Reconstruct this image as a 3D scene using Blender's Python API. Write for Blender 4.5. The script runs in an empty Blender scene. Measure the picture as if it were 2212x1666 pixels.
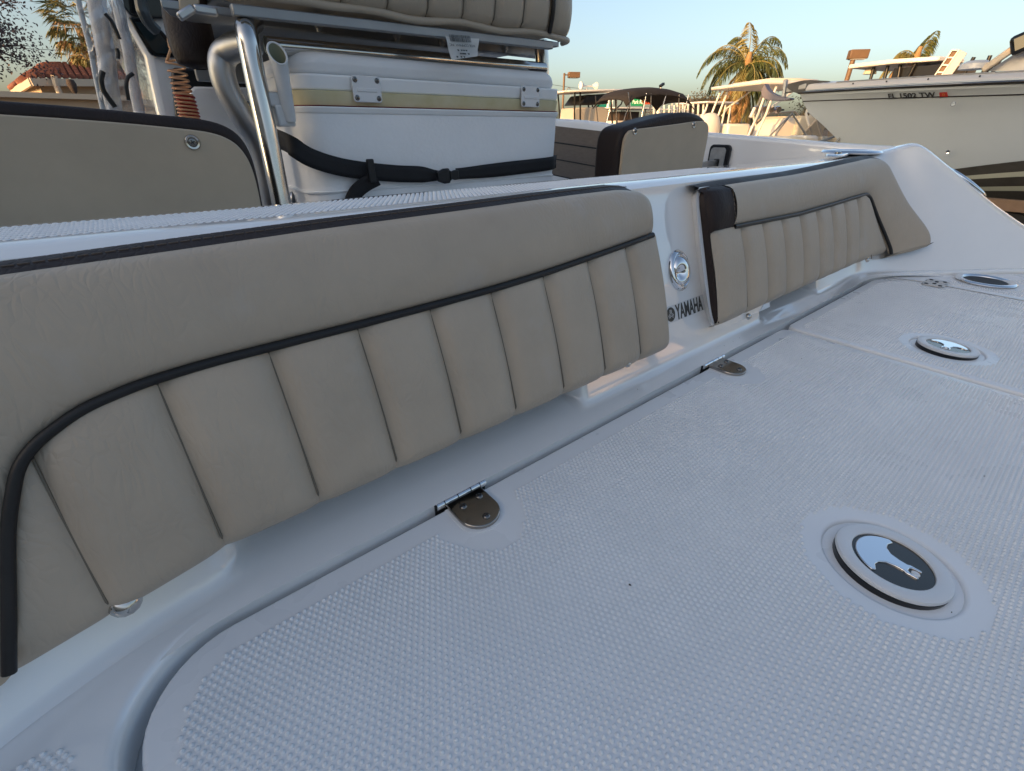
import bpy, bmesh, math, random
import numpy as np
from mathutils import Vector, Matrix, Euler
random.seed(7); R = math.radians
scene = bpy.context.scene; C = scene.collection
# ------------------------------------------------------------------ camera, sky, sun, exposure
PITCH, HEAD, EYE, FPX = 29.6, 39.0, 0.35, 981.0      # boat frame: +X starboard, +Y forward, hatch lids at z = 0
cam = bpy.data.cameras.new('camera'); cam.sensor_fit = 'HORIZONTAL'; cam.sensor_width = 36
cam.lens = 36 * FPX / 2212; cam.clip_start = 0.01; cam.clip_end = 2000
camo = bpy.data.objects.new('camera', cam); C.objects.link(camo)
camo.location = (0, 0, EYE); camo.rotation_euler = (R(90 - PITCH), 0, -R(HEAD)); scene.camera = camo
SUN_HEAD, SUN_EL = -94.0, 13.0                        # heading clockwise from +Y
w = bpy.data.worlds.new('World'); scene.world = w; w.use_nodes = True
nt = w.node_tree; bgn = nt.nodes['Background']
sky = nt.nodes.new('ShaderNodeTexSky'); sky.sky_type = 'NISHITA'; sky.sun_disc = False
sky.sun_elevation = R(SUN_EL); sky.sun_rotation = R(SUN_HEAD); sky.air_density = 0.88; sky.dust_density = 3.5; sky.ozone_density = 0.7
nt.links.new(sky.outputs[0], bgn.inputs[0]); bgn.inputs[1].default_value = 0.15
sl = bpy.data.lights.new('sun', 'SUN'); sl.energy = 3.3; sl.angle = R(0.55); sl.color = (1.0, 0.52, 0.18)
so = bpy.data.objects.new('sun', sl); C.objects.link(so)
sdir = Vector((math.sin(R(SUN_HEAD)) * math.cos(R(SUN_EL)), math.cos(R(SUN_HEAD)) * math.cos(R(SUN_EL)), math.sin(R(SUN_EL))))
so.rotation_euler = sdir.to_track_quat('Z', 'Y').to_euler()
vs = scene.view_settings; vs.view_transform = 'Standard'; vs.look = 'None'; vs.exposure = 0.88; vs.gamma = 1; vs.use_curve_mapping = False
scene.render.resolution_x = 1024; scene.render.resolution_y = 771
scene.cycles.max_bounces = 8; scene.cycles.transparent_max_bounces = 12
# ------------------------------------------------------------------ picture-to-place helpers (points at a chosen real depth)
_P, _H = R(PITCH), R(HEAD)
_fh = np.array([math.sin(_H), math.cos(_H), 0]); _r = np.array([math.cos(_H), -math.sin(_H), 0]); _u = np.array([0, 0, 1.0])
_fw = math.cos(_P) * _fh - math.sin(_P) * _u; _cu = math.sin(_P) * _fh + math.cos(_P) * _u
_c = np.array([0, 0, EYE])
def ray(u, v): return _fw * FPX + _r * (u - 1106) - _cu * (v - 833)
def PX(u, v, x): d = ray(u, v); return Vector(_c + d * (x / d[0]))
def PY(u, v, y): d = ray(u, v); return Vector(_c + d * (y / d[1]))
def PZ(u, v, z): d = ray(u, v); return Vector(_c + d * ((z - EYE) / d[2]))
def PD(u, v, dist): d = ray(u, v); return Vector(_c + d * (dist / math.hypot(d[0], d[1])))
# ------------------------------------------------------------------ mesh helpers
def mk(name, vs_, fs, mat, parent=None, smooth=35, link=True):
    me = bpy.data.meshes.new(name); me.from_pydata([tuple(v) for v in vs_], [], fs); me.update()
    return fin(name, me, mat, parent, smooth)
def fin(name, me, mat, parent=None, smooth=35):
    for m in (mat if isinstance(mat, (list, tuple)) else [mat]): me.materials.append(m)
    if smooth is not None:
        me.polygons.foreach_set('use_smooth', [True] * len(me.polygons))
        if smooth < 180: me.set_sharp_from_angle(angle=R(smooth))
    o = bpy.data.objects.new(name, me); C.objects.link(o)
    if parent is not None: o.parent = parent
    return o
def thing(name, label, cat, loc=(0, 0, 0), group=None, kind=None):
    o = bpy.data.objects.new(name, None); C.objects.link(o); o.location = loc; o.empty_display_size = 0.1
    o['label'] = label; o['category'] = cat
    if group: o['group'] = group
    return o
def tag(o, label=None, cat=None, group=None, kind=None):
    if label: o['label'] = label
    if cat: o['category'] = cat
    if group: o['group'] = group
    if kind: o['kind'] = kind
    return o
def adopt(o, parent):
    """parent o under a thing while keeping its world coordinates"""
    o.parent = parent
    if parent.parent is None: o.matrix_parent_inverse = Matrix.Translation(parent.location).inverted() if parent.rotation_euler == Euler((0,0,0)) else parent.matrix_basis.inverted()
    return o
class MB:
    def __init__(s): s.v = []; s.f = []
    def add(s, vs_, fs):
        b = len(s.v); s.v += [tuple(p) for p in vs_]; s.f += [tuple(i + b for i in f) for f in fs]; return s
    def box(s, c, d, rot=None):
        x, y, z = d[0] / 2, d[1] / 2, d[2] / 2
        vv = [Vector(p) for p in ((-x,-y,-z),(x,-y,-z),(x,y,-z),(-x,y,-z),(-x,-y,z),(x,-y,z),(x,y,z),(-x,y,z))]
        if rot is not None: vv = [rot @ p for p in vv]
        return s.add([p + Vector(c) for p in vv], [(0,3,2,1),(4,5,6,7),(0,1,5,4),(1,2,6,5),(2,3,7,6),(3,0,4,7)])
    def bar(s, a, b, wd, th, up=(0, 0, 1)):
        a, b = Vector(a), Vector(b); d = (b - a).normalized(); sd = d.cross(Vector(up))
        if sd.length < 1e-4: sd = d.cross(Vector((1, 0, 0)))
        sd.normalize(); n = sd.cross(d)
        vv = [p + sd * (i * wd / 2) + n * (j * th / 2) for p in (a, b) for i, j in ((-1,-1),(1,-1),(1,1),(-1,1))]
        return s.add(vv, [(0,1,2,3)[::-1],(4,5,6,7),(0,1,5,4),(1,2,6,5),(2,3,7,6),(3,0,4,7)])
    def tube(s, path, r, n=10, closed=False, flat=1.0):
        p = [Vector(q) for q in path]; m = len(p); rr = r if isinstance(r, (list, tuple)) else [r] * m
        t0 = (p[1] - p[0]).normalized(); up = Vector((0, 0, 1)) if abs(t0.z) < 0.9 else Vector((1, 0, 0))
        nn = t0.cross(up).normalized(); vv = []
        for i in range(m):
            if closed: t = (p[(i + 1) % m] - p[i - 1]).normalized()
            else: t = (p[min(i + 1, m - 1)] - p[max(i - 1, 0)]).normalized()
            nn = (nn - t * nn.dot(t)); nn = nn.normalized() if nn.length > 1e-6 else t.orthogonal().normalized()
            bb = t.cross(nn)
            for k in range(n):
                a = 2 * math.pi * k / n; vv.append(p[i] + (nn * math.cos(a) + bb * math.sin(a) * flat) * rr[i])
        ff = []
        for i in range(m if closed else m - 1):
            j = (i + 1) % m
            for k in range(n): ff.append((i * n + k, i * n + (k + 1) % n, j * n + (k + 1) % n, j * n + k))
        if not closed: ff += [tuple(range(n))[::-1], tuple(range((m - 1) * n, m * n))]
        return s.add(vv, ff)
    def lathe(s, prof, n=24, M=None):
        vv = []; ff = []; m = len(prof)
        for r, z in prof:
            for k in range(n): a = 2 * math.pi * k / n; vv.append(Vector((r * math.cos(a), r * math.sin(a), z)))
        for i in range(m - 1):
            for k in range(n): ff.append((i * n + k, i * n + (k + 1) % n, (i + 1) * n + (k + 1) % n, (i + 1) * n + k))
        if prof[0][0] > 1e-6: ff.append(tuple(range(n))[::-1])
        if prof[-1][0] > 1e-6: ff.append(tuple(range((m - 1) * n, m * n)))
        if M is not None: vv = [M @ q for q in vv]
        return s.add(vv, ff)
    def grid(s, fn, nu, nv, wrap=False):
        vv = [fn(i, j) for i in range(nu) for j in range(nv)]; ff = []
        for i in range(nu - 1):
            for j in range(nv - 1): ff.append((i * nv + j, (i + 1) * nv + j, (i + 1) * nv + j + 1, i * nv + j + 1))
            if wrap: ff.append((i * nv + nv - 1, (i + 1) * nv + nv - 1, (i + 1) * nv, i * nv))
        return s.add(vv, ff)
    def slab(s, pts, z0, z1, M=None):
        n = len(pts); vv = [Vector((p[0], p[1], z)) for z in (z0, z1) for p in pts]
        if M is not None: vv = [M @ q for q in vv]
        return s.add(vv, [tuple(range(n))[::-1], tuple(range(n, 2 * n))] + [(i, (i + 1) % n, n + (i + 1) % n, n + i) for i in range(n)])
    def build(s, name, mat, parent=None, smooth=35, bev=0, seg=2, local=False):
        o = mk(name, s.v, s.f, mat, None, smooth)
        if bev:
            m = o.modifiers.new('bevel', 'BEVEL'); m.width = bev; m.segments = seg; m.limit_method = 'ANGLE'; m.angle_limit = R(40)
            m.harden_normals = False
        if parent is not None:
            if local: o.parent = parent
            else: adopt(o, parent)
        return o
def cr(pts, n=8, closed=False):
    """Catmull-Rom through the points"""
    p = [Vector(q) for q in pts]; m = len(p); out = []
    for i in range(m if closed else m - 1):
        a = p[i - 1] if (closed or i > 0) else p[0] * 2 - p[1]; b = p[i]; c = p[(i + 1) % m]
        d = p[(i + 2) % m] if (closed or i + 2 < m) else p[-1] * 2 - p[-2]
        for k in range(n):
            t = k / n; out.append(0.5 * ((2 * b) + (c - a) * t + (2 * a - 5 * b + 4 * c - d) * t * t + (3 * b - a - 3 * c + d) * t ** 3))
    if not closed: out.append(p[-1])
    return out
def rrect(x0, y0, x1, y1, r, n=6):
    rs = r if isinstance(r, (list, tuple)) else [r] * 4; out = []
    for (cx, cy, a0, q) in ((x1 - rs[0], y0 + rs[0], -90, rs[0]), (x1 - rs[1], y1 - rs[1], 0, rs[1]), (x0 + rs[2], y1 - rs[2], 90, rs[2]), (x0 + rs[3], y0 + rs[3], 180, rs[3])):
        for k in range(n + 1): a = R(a0 + 90 * k / n); out.append((cx + q * math.cos(a), cy + q * math.sin(a)))
    return out
def circ(cx, cy, r, n=40): return [(cx + r * math.cos(2 * math.pi * k / n), cy + r * math.sin(2 * math.pi * k / n)) for k in range(n)]
def plate(name, outlines, ztop, th, bev, mat, parent=None, M=None, res=3):
    """flat plate with holes and rounded rims, from a filled 2D curve turned into mesh"""
    cu = bpy.data.curves.new(name, 'CURVE'); cu.dimensions = '2D'; cu.fill_mode = 'BOTH'
    cu.extrude = th / 2 - bev; cu.bevel_depth = bev; cu.bevel_resolution = res; cu.offset = -bev
    for pts in outlines:
        sp = cu.splines.new('POLY'); sp.points.add(len(pts) - 1); sp.use_cyclic_u = True
        for q, p in zip(sp.points, pts): q.co = (p[0], p[1], 0, 1)
    t = bpy.data.objects.new('tmp', cu); me = bpy.data.meshes.new_from_object(t); me.name = name
    bpy.data.objects.remove(t); bpy.data.curves.remove(cu)
    me.transform((M if M is not None else Matrix()) @ Matrix.Translation((0, 0, ztop - th / 2))); me.materials.clear()
    bm = bmesh.new(); bm.from_mesh(me); bmesh.ops.remove_doubles(bm, verts=bm.verts, dist=1e-5); bmesh.ops.recalc_face_normals(bm, faces=bm.faces); bm.to_mesh(me); bm.free()
    o = fin(name, me, mat, None, 40)
    if parent is not None: adopt(o, parent)
    return o
def basis(o, x, y, z):
    m = Matrix((Vector(x), Vector(y), Vector(z))).transposed().to_4x4(); m.translation = Vector(o); return m
def look(o, zdir, xhint=(1, 0, 0)):
    z = Vector(zdir).normalized(); x = Vector(xhint); x = (x - z * x.dot(z)).normalized(); return basis(o, x, z.cross(x), z)
def copy_tree(o, parent=None):
    c = o.copy(); C.objects.link(c); c.parent = parent
    for ch in list(o.children): copy_tree(ch, c)
    return c
def text(name, body, size, mat, M, parent=None, ex=0.0004, align='CENTER', xs=1.0, bold=0.0, fit=None):
    cu = bpy.data.curves.new(name, 'FONT'); cu.body = body; cu.size = size; cu.extrude = ex; cu.align_x = align; cu.align_y = 'CENTER'; cu.offset = bold; cu.resolution_u = 3
    t = bpy.data.objects.new('tmp', cu); me = bpy.data.meshes.new_from_object(t); bpy.data.objects.remove(t); bpy.data.curves.remove(cu)
    if fit:
        xx = [v.co.x for v in me.vertices]; yy = [v.co.y for v in me.vertices]; sx, sy = fit[0] / (max(xx) - min(xx)), fit[1] / (max(yy) - min(yy))
        me.transform(Matrix.Diagonal((sx, sy, 1, 1)) @ Matrix.Translation((-(max(xx) + min(xx)) / 2, -(max(yy) + min(yy)) / 2, 0)))
    me.transform(M @ Matrix.Diagonal((xs, 1, 1, 1))); me.materials.clear(); o = fin(name, me, mat, None, None)
    if parent is not None: adopt(o, parent)
    return o
# ------------------------------------------------------------------ materials (procedural)
MATS = {}
def mat(name, col, rough=0.5, metal=0.0, var=0.0, vscale=6.0, bump=0.0, bscale=200.0, bdist=0.001, coat=0.0, stretch=None, spec=0.5, detail=4.0, col2=None, rvar=0.0, trans=0.0, alpha=1.0, ior=1.45, sss=0.0):
    m = bpy.data.materials.new(name); m.use_nodes = True; n = m.node_tree.nodes; L = m.node_tree.links; b = n['Principled BSDF']
    b.inputs['Base Color'].default_value = (*col, 1); b.inputs['Roughness'].default_value = rough; b.inputs['Metallic'].default_value = metal
    b.inputs['Coat Weight'].default_value = coat; b.inputs['Coat Roughness'].default_value = 0.03; b.inputs['Coat IOR'].default_value = 1.7; b.inputs['Specular IOR Level'].default_value = spec
    b.inputs['Transmission Weight'].default_value = trans; b.inputs['IOR'].default_value = ior; b.inputs['Alpha'].default_value = alpha
    tc = n.new('ShaderNodeTexCoord'); src = tc.outputs['Object']
    if stretch:
        mp = n.new('ShaderNodeMapping'); mp.inputs['Scale'].default_value = stretch; L.new(src, mp.inputs[0]); src = mp.outputs[0]
    if var or col2 or rvar:
        nz = n.new('ShaderNodeTexNoise'); nz.inputs['Scale'].default_value = vscale; nz.inputs['Detail'].default_value = detail; nz.inputs['Roughness'].default_value = 0.6
        L.new(src, nz.inputs['Vector']); rp = n.new('ShaderNodeValToRGB'); L.new(nz.outputs['Fac'], rp.inputs[0])
        c2 = col2 if col2 else tuple(c * (1 + var) for c in col); c1 = col if col2 else tuple(c * (1 - var) for c in col)
        rp.color_ramp.elements[0].color = (*c1, 1); rp.color_ramp.elements[0].position = 0.3; rp.color_ramp.elements[1].color = (*c2, 1); rp.color_ramp.elements[1].position = 0.7
        if var or col2: L.new(rp.outputs[0], b.inputs['Base Color'])
        if rvar:
            mr = n.new('ShaderNodeMapRange'); L.new(nz.outputs['Fac'], mr.inputs[0]); mr.inputs[1].default_value = 0.3; mr.inputs[2].default_value = 0.7
            mr.inputs[3].default_value = max(rough - rvar, 0.02); mr.inputs[4].default_value = rough + rvar; L.new(mr.outputs[0], b.inputs['Roughness'])
    if bump:
        bz = n.new('ShaderNodeTexNoise'); bz.inputs['Scale'].default_value = bscale; bz.inputs['Detail'].default_value = 3
        L.new(src, bz.inputs['Vector']); bp = n.new('ShaderNodeBump'); bp.inputs['Strength'].default_value = bump; bp.inputs['Distance'].default_value = bdist
        L.new(bz.outputs['Fac'], bp.inputs['Height']); L.new(bp.outputs[0], b.inputs['Normal'])
    MATS[name] = m; return m
def vinyl(name, col, var=0.08, rough=0.48, smudge=None):
    """marine vinyl: fine creased grain, broad worn areas, faint pale smudges"""
    m = mat(name, col, rough, var=var, vscale=9, rvar=0.08); n = m.node_tree.nodes; L = m.node_tree.links; b = n['Principled BSDF']
    tc = n.new('ShaderNodeTexCoord'); mp = n.new('ShaderNodeMapping'); mp.inputs['Scale'].default_value = (1.0, 0.55, 0.45); L.new(tc.outputs['Object'], mp.inputs[0])
    ds = n.new('ShaderNodeTexNoise'); ds.inputs['Scale'].default_value = 30; L.new(mp.outputs[0], ds.inputs['Vector'])
    vo = n.new('ShaderNodeTexVoronoi'); vo.feature = 'DISTANCE_TO_EDGE'; vo.inputs['Scale'].default_value = 150; vo.inputs['Randomness'].default_value = 1
    mx = n.new('ShaderNodeMixRGB'); mx.inputs[0].default_value = 0.035; L.new(mp.outputs[0], mx.inputs[1]); L.new(ds.outputs['Color'], mx.inputs[2]); L.new(mx.outputs[0], vo.inputs['Vector'])
    cl = n.new('ShaderNodeMapRange'); cl.inputs[1].default_value = 0; cl.inputs[2].default_value = 0.25; L.new(vo.outputs['Distance'], cl.inputs[0])
    big = n.new('ShaderNodeTexNoise'); big.inputs['Scale'].default_value = 45; big.inputs['Detail'].default_value = 2; L.new(mp.outputs[0], big.inputs['Vector'])
    b1 = n.new('ShaderNodeBump'); b1.inputs['Strength'].default_value = 0.28; b1.inputs['Distance'].default_value = 0.0025; L.new(big.outputs['Fac'], b1.inputs['Height'])
    b2 = n.new('ShaderNodeBump'); b2.inputs['Strength'].default_value = 0.42; b2.inputs['Distance'].default_value = 0.0009; md_ = n.new('ShaderNodeTexNoise'); md_.inputs['Scale'].default_value = 5; md_.inputs['Detail'].default_value = 2; L.new(tc.outputs['Object'], md_.inputs['Vector']); mr_ = n.new('ShaderNodeMapRange'); mr_.inputs[1].default_value = .38; mr_.inputs[2].default_value = .66; mr_.inputs[3].default_value = .15; L.new(md_.outputs['Fac'], mr_.inputs[0]); mu_ = n.new('ShaderNodeMath'); mu_.operation = 'MULTIPLY'; L.new(cl.outputs[0], mu_.inputs[0]); L.new(mr_.outputs[0], mu_.inputs[1]); L.new(mu_.outputs[0], b2.inputs['Height']); L.new(b1.outputs[0], b2.inputs['Normal'])
    L.new(b2.outputs[0], b.inputs['Normal'])
    if smudge:
        sm = n.new('ShaderNodeTexNoise'); sm.inputs['Scale'].default_value = 14; sm.inputs['Detail'].default_value = 5; L.new(tc.outputs['Object'], sm.inputs['Vector'])
        rp = n.new('ShaderNodeMapRange'); rp.inputs[1].default_value = 0.60; rp.inputs[2].default_value = 0.74; rp.inputs[4].default_value = 0.32; L.new(sm.outputs['Fac'], rp.inputs[0])
        old = b.inputs['Base Color'].links[0].from_socket; mm = n.new('ShaderNodeMixRGB'); L.new(rp.outputs[0], mm.inputs[0]); L.new(old, mm.inputs[1]); mm.inputs[2].default_value = (*smudge, 1); L.new(mm.outputs[0], b.inputs['Base Color'])
    return m
gel = mat('gelcoat_white', (0.84, 0.845, 0.845), 0.14, var=0.025, vscale=5, coat=1.0, bump=0.05, bscale=35, bdist=0.002, rvar=0.05)
geldeck = mat('gelcoat_deck', (0.80, 0.81, 0.82), 0.30, var=0.035, vscale=7, rvar=0.08, bump=0.05, bscale=60, bdist=0.001)
gelskid = mat('gelcoat_nonskid', (0.77, 0.785, 0.80), 0.42, var=0.05, vscale=9)
tan = vinyl('tan_vinyl', (0.44, 0.365, 0.28), smudge=(0.47, 0.44, 0.41))
tan2 = vinyl('tan_vinyl_plain', (0.40, 0.335, 0.255), var=0.06)
brown = vinyl('dark_brown_vinyl', (0.026, 0.018, 0.016), var=0.15, rough=0.55); brown.node_tree.nodes['Principled BSDF'].inputs['Specular IOR Level'].default_value = 0.3
pipe = mat('piping_black', (0.012, 0.011, 0.011), 0.42, var=0.2, vscale=60, bump=0.2, bscale=300)
thread = mat('thread_tan', (0.20, 0.165, 0.12), 0.8)
threadd = mat('thread_dark', (0.10, 0.075, 0.06), 0.7)
seam = mat('seam_line_thread', (0.17, 0.145, 0.11), 0.8)  # dull tan thread along the seams
tanboard = mat('tan_board', (0.45, 0.37, 0.27), 0.55, var=0.05, vscale=14, bump=0.12, bscale=900, bdist=0.0004)
chrome = mat('chrome', (0.82, 0.82, 0.83), 0.045, 1.0, rvar=0.02, vscale=30)
steel = mat('stainless_steel', (0.55, 0.53, 0.50), 0.16, 1.0, rvar=0.06, vscale=25)
screwm = mat('screw_steel', (0.22, 0.21, 0.20), 0.25, 1.0)
alu = mat('brushed_aluminium', (0.50, 0.51, 0.52), 0.36, 1.0, rvar=0.10, vscale=18, bump=0.1, bscale=120, bdist=0.0006)
alud = mat('dull_aluminium', (0.32, 0.33, 0.34), 0.5, 0.9, rvar=0.08, vscale=12)
blackp = mat('black_plastic', (0.010, 0.011, 0.013), 0.35, var=0.2, vscale=20)
blackg = mat('black_gloss_panel', (0.006, 0.008, 0.010), 0.08, var=0.2)
dark = mat('dark_recess', (0.02, 0.02, 0.021), 0.6)
web = mat('black_webbing', (0.010, 0.010, 0.012), 0.75, bump=0.6, bscale=900, bdist=0.0006, var=0.15, vscale=60)
plastic = mat('grey_white_plastic', (0.55, 0.57, 0.58), 0.38, var=0.05, vscale=20)
wplastic = mat('white_plastic', (0.70, 0.71, 0.72), 0.32, var=0.03)
greyp = mat('grey_plastic', (0.30, 0.31, 0.31), 0.5, var=0.15, vscale=40, bump=0.3, bscale=250)
coolm = mat('cooler_white', (0.86, 0.87, 0.87), 0.42, var=0.03, vscale=9)
yellow = mat('aged_yellow_gasket', (0.60, 0.53, 0.30), 0.55, col2=(0.68, 0.62, 0.42), vscale=22, bump=0.1, bscale=80)
red = mat('red_gasket', (0.30, 0.03, 0.02), 0.5)
# ------------------------------------------------------------------ ground
GZ = -1.62
asph = mat('asphalt', (0.055, 0.055, 0.057), 0.85, col2=(0.085, 0.083, 0.08), vscale=0.7, bump=0.4, bscale=60, bdist=0.01)
g = mk('ground', [(-600, -600, GZ), (600, -600, GZ), (600, 600, GZ), (-600, 600, GZ)], [(0, 1, 2, 3)], asph); tag(g, kind='structure')
# ------------------------------------------------------------------ the boat the camera sits in
CX = 0.70                                                   # boat centre line
boat = thing('fishing_boat', 'white fiberglass boat in the foreground with dotted hatch lids and bulkhead', 'boat', (CX, 0, GZ))
def stations():
    """plan contour of the aft face of the bulkhead: base point and top edge point, port to starboard"""
    right = [(1.30, .355, .020, 1.30, .447, .268), (1.40, .355, .020, 1.41, .449, .269), (1.48, .347, .019, 1.50, .451, .270), (1.56, .320, .017, 1.60, .453, .272),
             (1.63, .280, .014, 1.67, .447, .277), (1.69, .238, .011, 1.715, .428, .287), (1.745, .200, .008, 1.745, .388, .300), (1.80, .163, .006, 1.785, .325, .257),
             (1.86, .121, .004, 1.83, .258, .205), (1.93, .072, .002, 1.89, .178, .143), (2.02, .010, 0, 1.97, .078, .078), (2.12, -.06, -.004, 2.06, -.03, .03)]
    rr = cr([Vector((a, b, c)) for a, b, c, *_ in right], 6), cr([Vector(q[3:]) for q in right], 6)
    left = [(Vector((2 * CX - b.x, b.y, b.z)), Vector((2 * CX - t.x, t.y, t.z))) for b, t in zip(*rr)][::-1]
    mid = []
    x = 2 * CX - 1.30 + .008
    while x < 1.295: mid.append((Vector((x, .355, .020)), Vector((x, .447, .268)))); x += .008
    return left + mid + list(zip(*rr))
ST = stations()
def sstep(a, b, x): t = min(max((x - a) / (b - a), 0), 1); return t * t * (3 - 2 * t)
def recess(x, z):
    """pockets moulded into the bulkhead under the cushions"""
    r = 0
    for a, b in ((-0.02, 0.415), (0.925, 1.205)): r = max(r, sstep(a, a + .014, x) * (1 - sstep(b - .014, b, x)))
    return 0.045 * r * sstep(.012, .024, z) * (1 - sstep(.11, .125, z))
tz = [0, .02, .05, .08, .12, .16, .2, .25, .3, .35, .38, .41, .45, .5, .6, .7, .8, .9, .96]
def bulk(i, j):
    b, t = ST[i]; nst = len(ST); a = ST[max(i - 1, 0)]; c = ST[min(i + 1, nst - 1)]
    tang = (c[1] - a[1]); tang.z = 0; tang.normalize(); O = Vector((-tang.y, tang.x, 0))      # outward (forward) direction
    if j < 3:                                              # foot: ledge and small cove
        tb = (c[0] - a[0]); tb.z = 0; tb.normalize(); ob = Vector((-tb.y, tb.x, 0))
        p = [b - ob * .034 + Vector((0, 0, -.011)), b - ob * .012 + Vector((0, 0, -.0095)), b - ob * .003 + Vector((0, 0, -.006))][j]; return p
    j -= 3
    if j < len(tz):
        p = b.lerp(t, tz[j]); p = p + O * recess(p.x, p.z); return p
    j -= len(tz)
    rim = [(-.002, .004), (.006, .0085), (.014, .0105), (.024, .0112)][j] if j < 4 else ((.128, .0085), (.142, .004), (.148, -.008), (.150, -.10), (.15, -.45))[j - 4]
    if j >= 4:
        k = sstep(1.64, 1.80, CX + abs(t.x - CX)); q2 = ((.10, .004), (.125, -.004), (.14, -.02), (.15, -.16), (.15, -.5))[j - 4]; rim = (rim[0] + (q2[0] - rim[0]) * k, rim[1] + (q2[1] - rim[1]) * k)
    return t + O * rim[0] + Vector((0, 0, rim[1]))
MB().grid(lambda i, j: bulk(i, j), len(ST), 3 + len(tz) + 9).build('bulkhead', gel, boat, smooth=50)
# gunwales forward of the bulkhead, both sides
gs = [(.44, 1.750, .302), (.6, 1.748, .309), (1.0, 1.745, .332), (1.4, 1.742, .357), (1.75, 1.74, .383), (2.2, 1.72, .388), (2.8, 1.64, .391), (3.4, 1.47, .394), (4.0, 1.18, .396), (4.4, .90, .398), (4.55, CX, .40)]
gpts = cr([Vector((x, y, z)) for y, x, z in gs], 6)
def gun(side):
    def f(i, j):
        p = gpts[i]; a = gpts[max(i - 1, 0)]; c = gpts[min(i + 1, len(gpts) - 1)]; t = (c - a); t.z = 0; t.normalize(); O = Vector((t.y, -t.x, 0))
        if O.x < 0 and p.x > CX + .05: O = -O
        o, z = [(0.0, -.75), (0.0, -.20), (0, -.014), (.002, -.005), (.009, 0), (.02, .001), (.13, -.006), (.15, -.016), (.155, -.05), (.13, -.12), (-.02, -.9), (-.35, -1.15), (-.8, -1.3)][j]
        if o > .01: o = .01 + (o - .01) * (.25 + .75 * sstep(.44, .95, p.y))
        q = p + O * o; q.z = p.z + z
        if o < 0: q.x = max(q.x, CX)
        if j > 9: q.y = min(q.y, 4.2)
        if side < 0: q = Vector((2 * CX - q.x, q.y, q.z))
        return q
    return f
MB().grid(gun(1), len(gpts), 13).build('gunwale', gel, boat, smooth=50)
MB().grid(gun(-1), len(gpts), 13).build('gunwale', gel, boat, smooth=50)
MB().box((CX, 1.9, -.40), (2.2, 3.2, .02)).build('cockpit_sole', geldeck, boat)
# aft hull shell below the deck
def hullaft(i, j):
    y = [.40, .1, -.3, -.8][i]; prof = [(1.40, .0 if i else .26), (1.42, -.06), (1.36, -.35), (1.2, -.85), (.7, -1.1), (0, -1.25), (-.7, -1.1), (-1.2, -.85), (-1.36, -.35), (-1.42, -.06), (-1.40, 0 if i else .26)]
    x, z = prof[j]; return Vector((CX + x, y, z))
MB().grid(hullaft, 4, 11).build('hull', gel, boat)
# deck surround with the hatch opening, then the gutter floor
_bc = [(p[0].x, p[0].y) for p in ST if 1.44 < p[0].x < 1.97]
HOLE = [(-.111, -.46), (1.94, -.46)] + [(x - .012, y - .020) for x, y in _bc[::-1] if x > 1.46] + [(1.40, .3258)] + rrect(-.110, -.46, 1.572, .3258, [.03, .10, .075, .03], 10)[22:33]
sur = [(-.60, -.47), (1.95, -.47), (2.02, -.03)] + [(p[0].x, p[0].y - .004) for p in ST[::-1] if -.55 < p[0].x < 1.97] + [(-.60, -.03)]
plate('deck_surround', [sur, HOLE], .0095, .036, .0065, gel, boat, res=4)
MB().slab([(-.118, -.465), (2.0, -.465), (1.9, .07), (1.68, .24), (1.5, .33), (1.4, .335), (-.05, .335), (-.118, .28)], -.05, -.0245).build('gutter_floor', gel, boat)
def halo(pts): return pts
LID1 = rrect(-.100, -.455, .960, .3180, [.02, .02, .066, .02], 10)
LID2 = rrect(.973, -.455, 1.561, .3180, [.02, .095, .02, .02], 10)
LATCH = [(.4495, .0005, 0), (1.091, .087, 1)]
HINGE = [(.1905, .315), (.703, .315)]
lids = []
for nm, out, (lx, ly, _) in (('hatch_lid', LID1, LATCH[0]), ('hatch_lid', LID2, LATCH[1])):
    lids.append(plate(nm, [out, circ(lx, ly, .0530, 56)], 0, .026, .004, geldeck, boat, res=3))
tag(lids[0], 'large centre hatch lid covered in raised dots'); tag(lids[1], 'smaller starboard hatch lid covered in raised dots')
# starboard side deck strip with the cup holder
base = [(p[0].x, p[0].y) for p in ST if p[0].x > 1.50 and p[0].x < 2.05]
arc = [(1.466 + .1055 * math.cos(R(q)), .2215 + .1055 * math.sin(R(q))) for q in range(64, -1, -8)]
sd = [(1.93, -.455)] + [(x - .017, y - .027) for x, y in _bc[::-1] if x > 1.56] + arc + [(1.5715, -.455)]
CUP = (1.692, .128)
sidedeck = plate('side_deck', [sd, circ(CUP[0], CUP[1], .046, 40)], .0, .020, .003, geldeck, boat)
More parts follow.
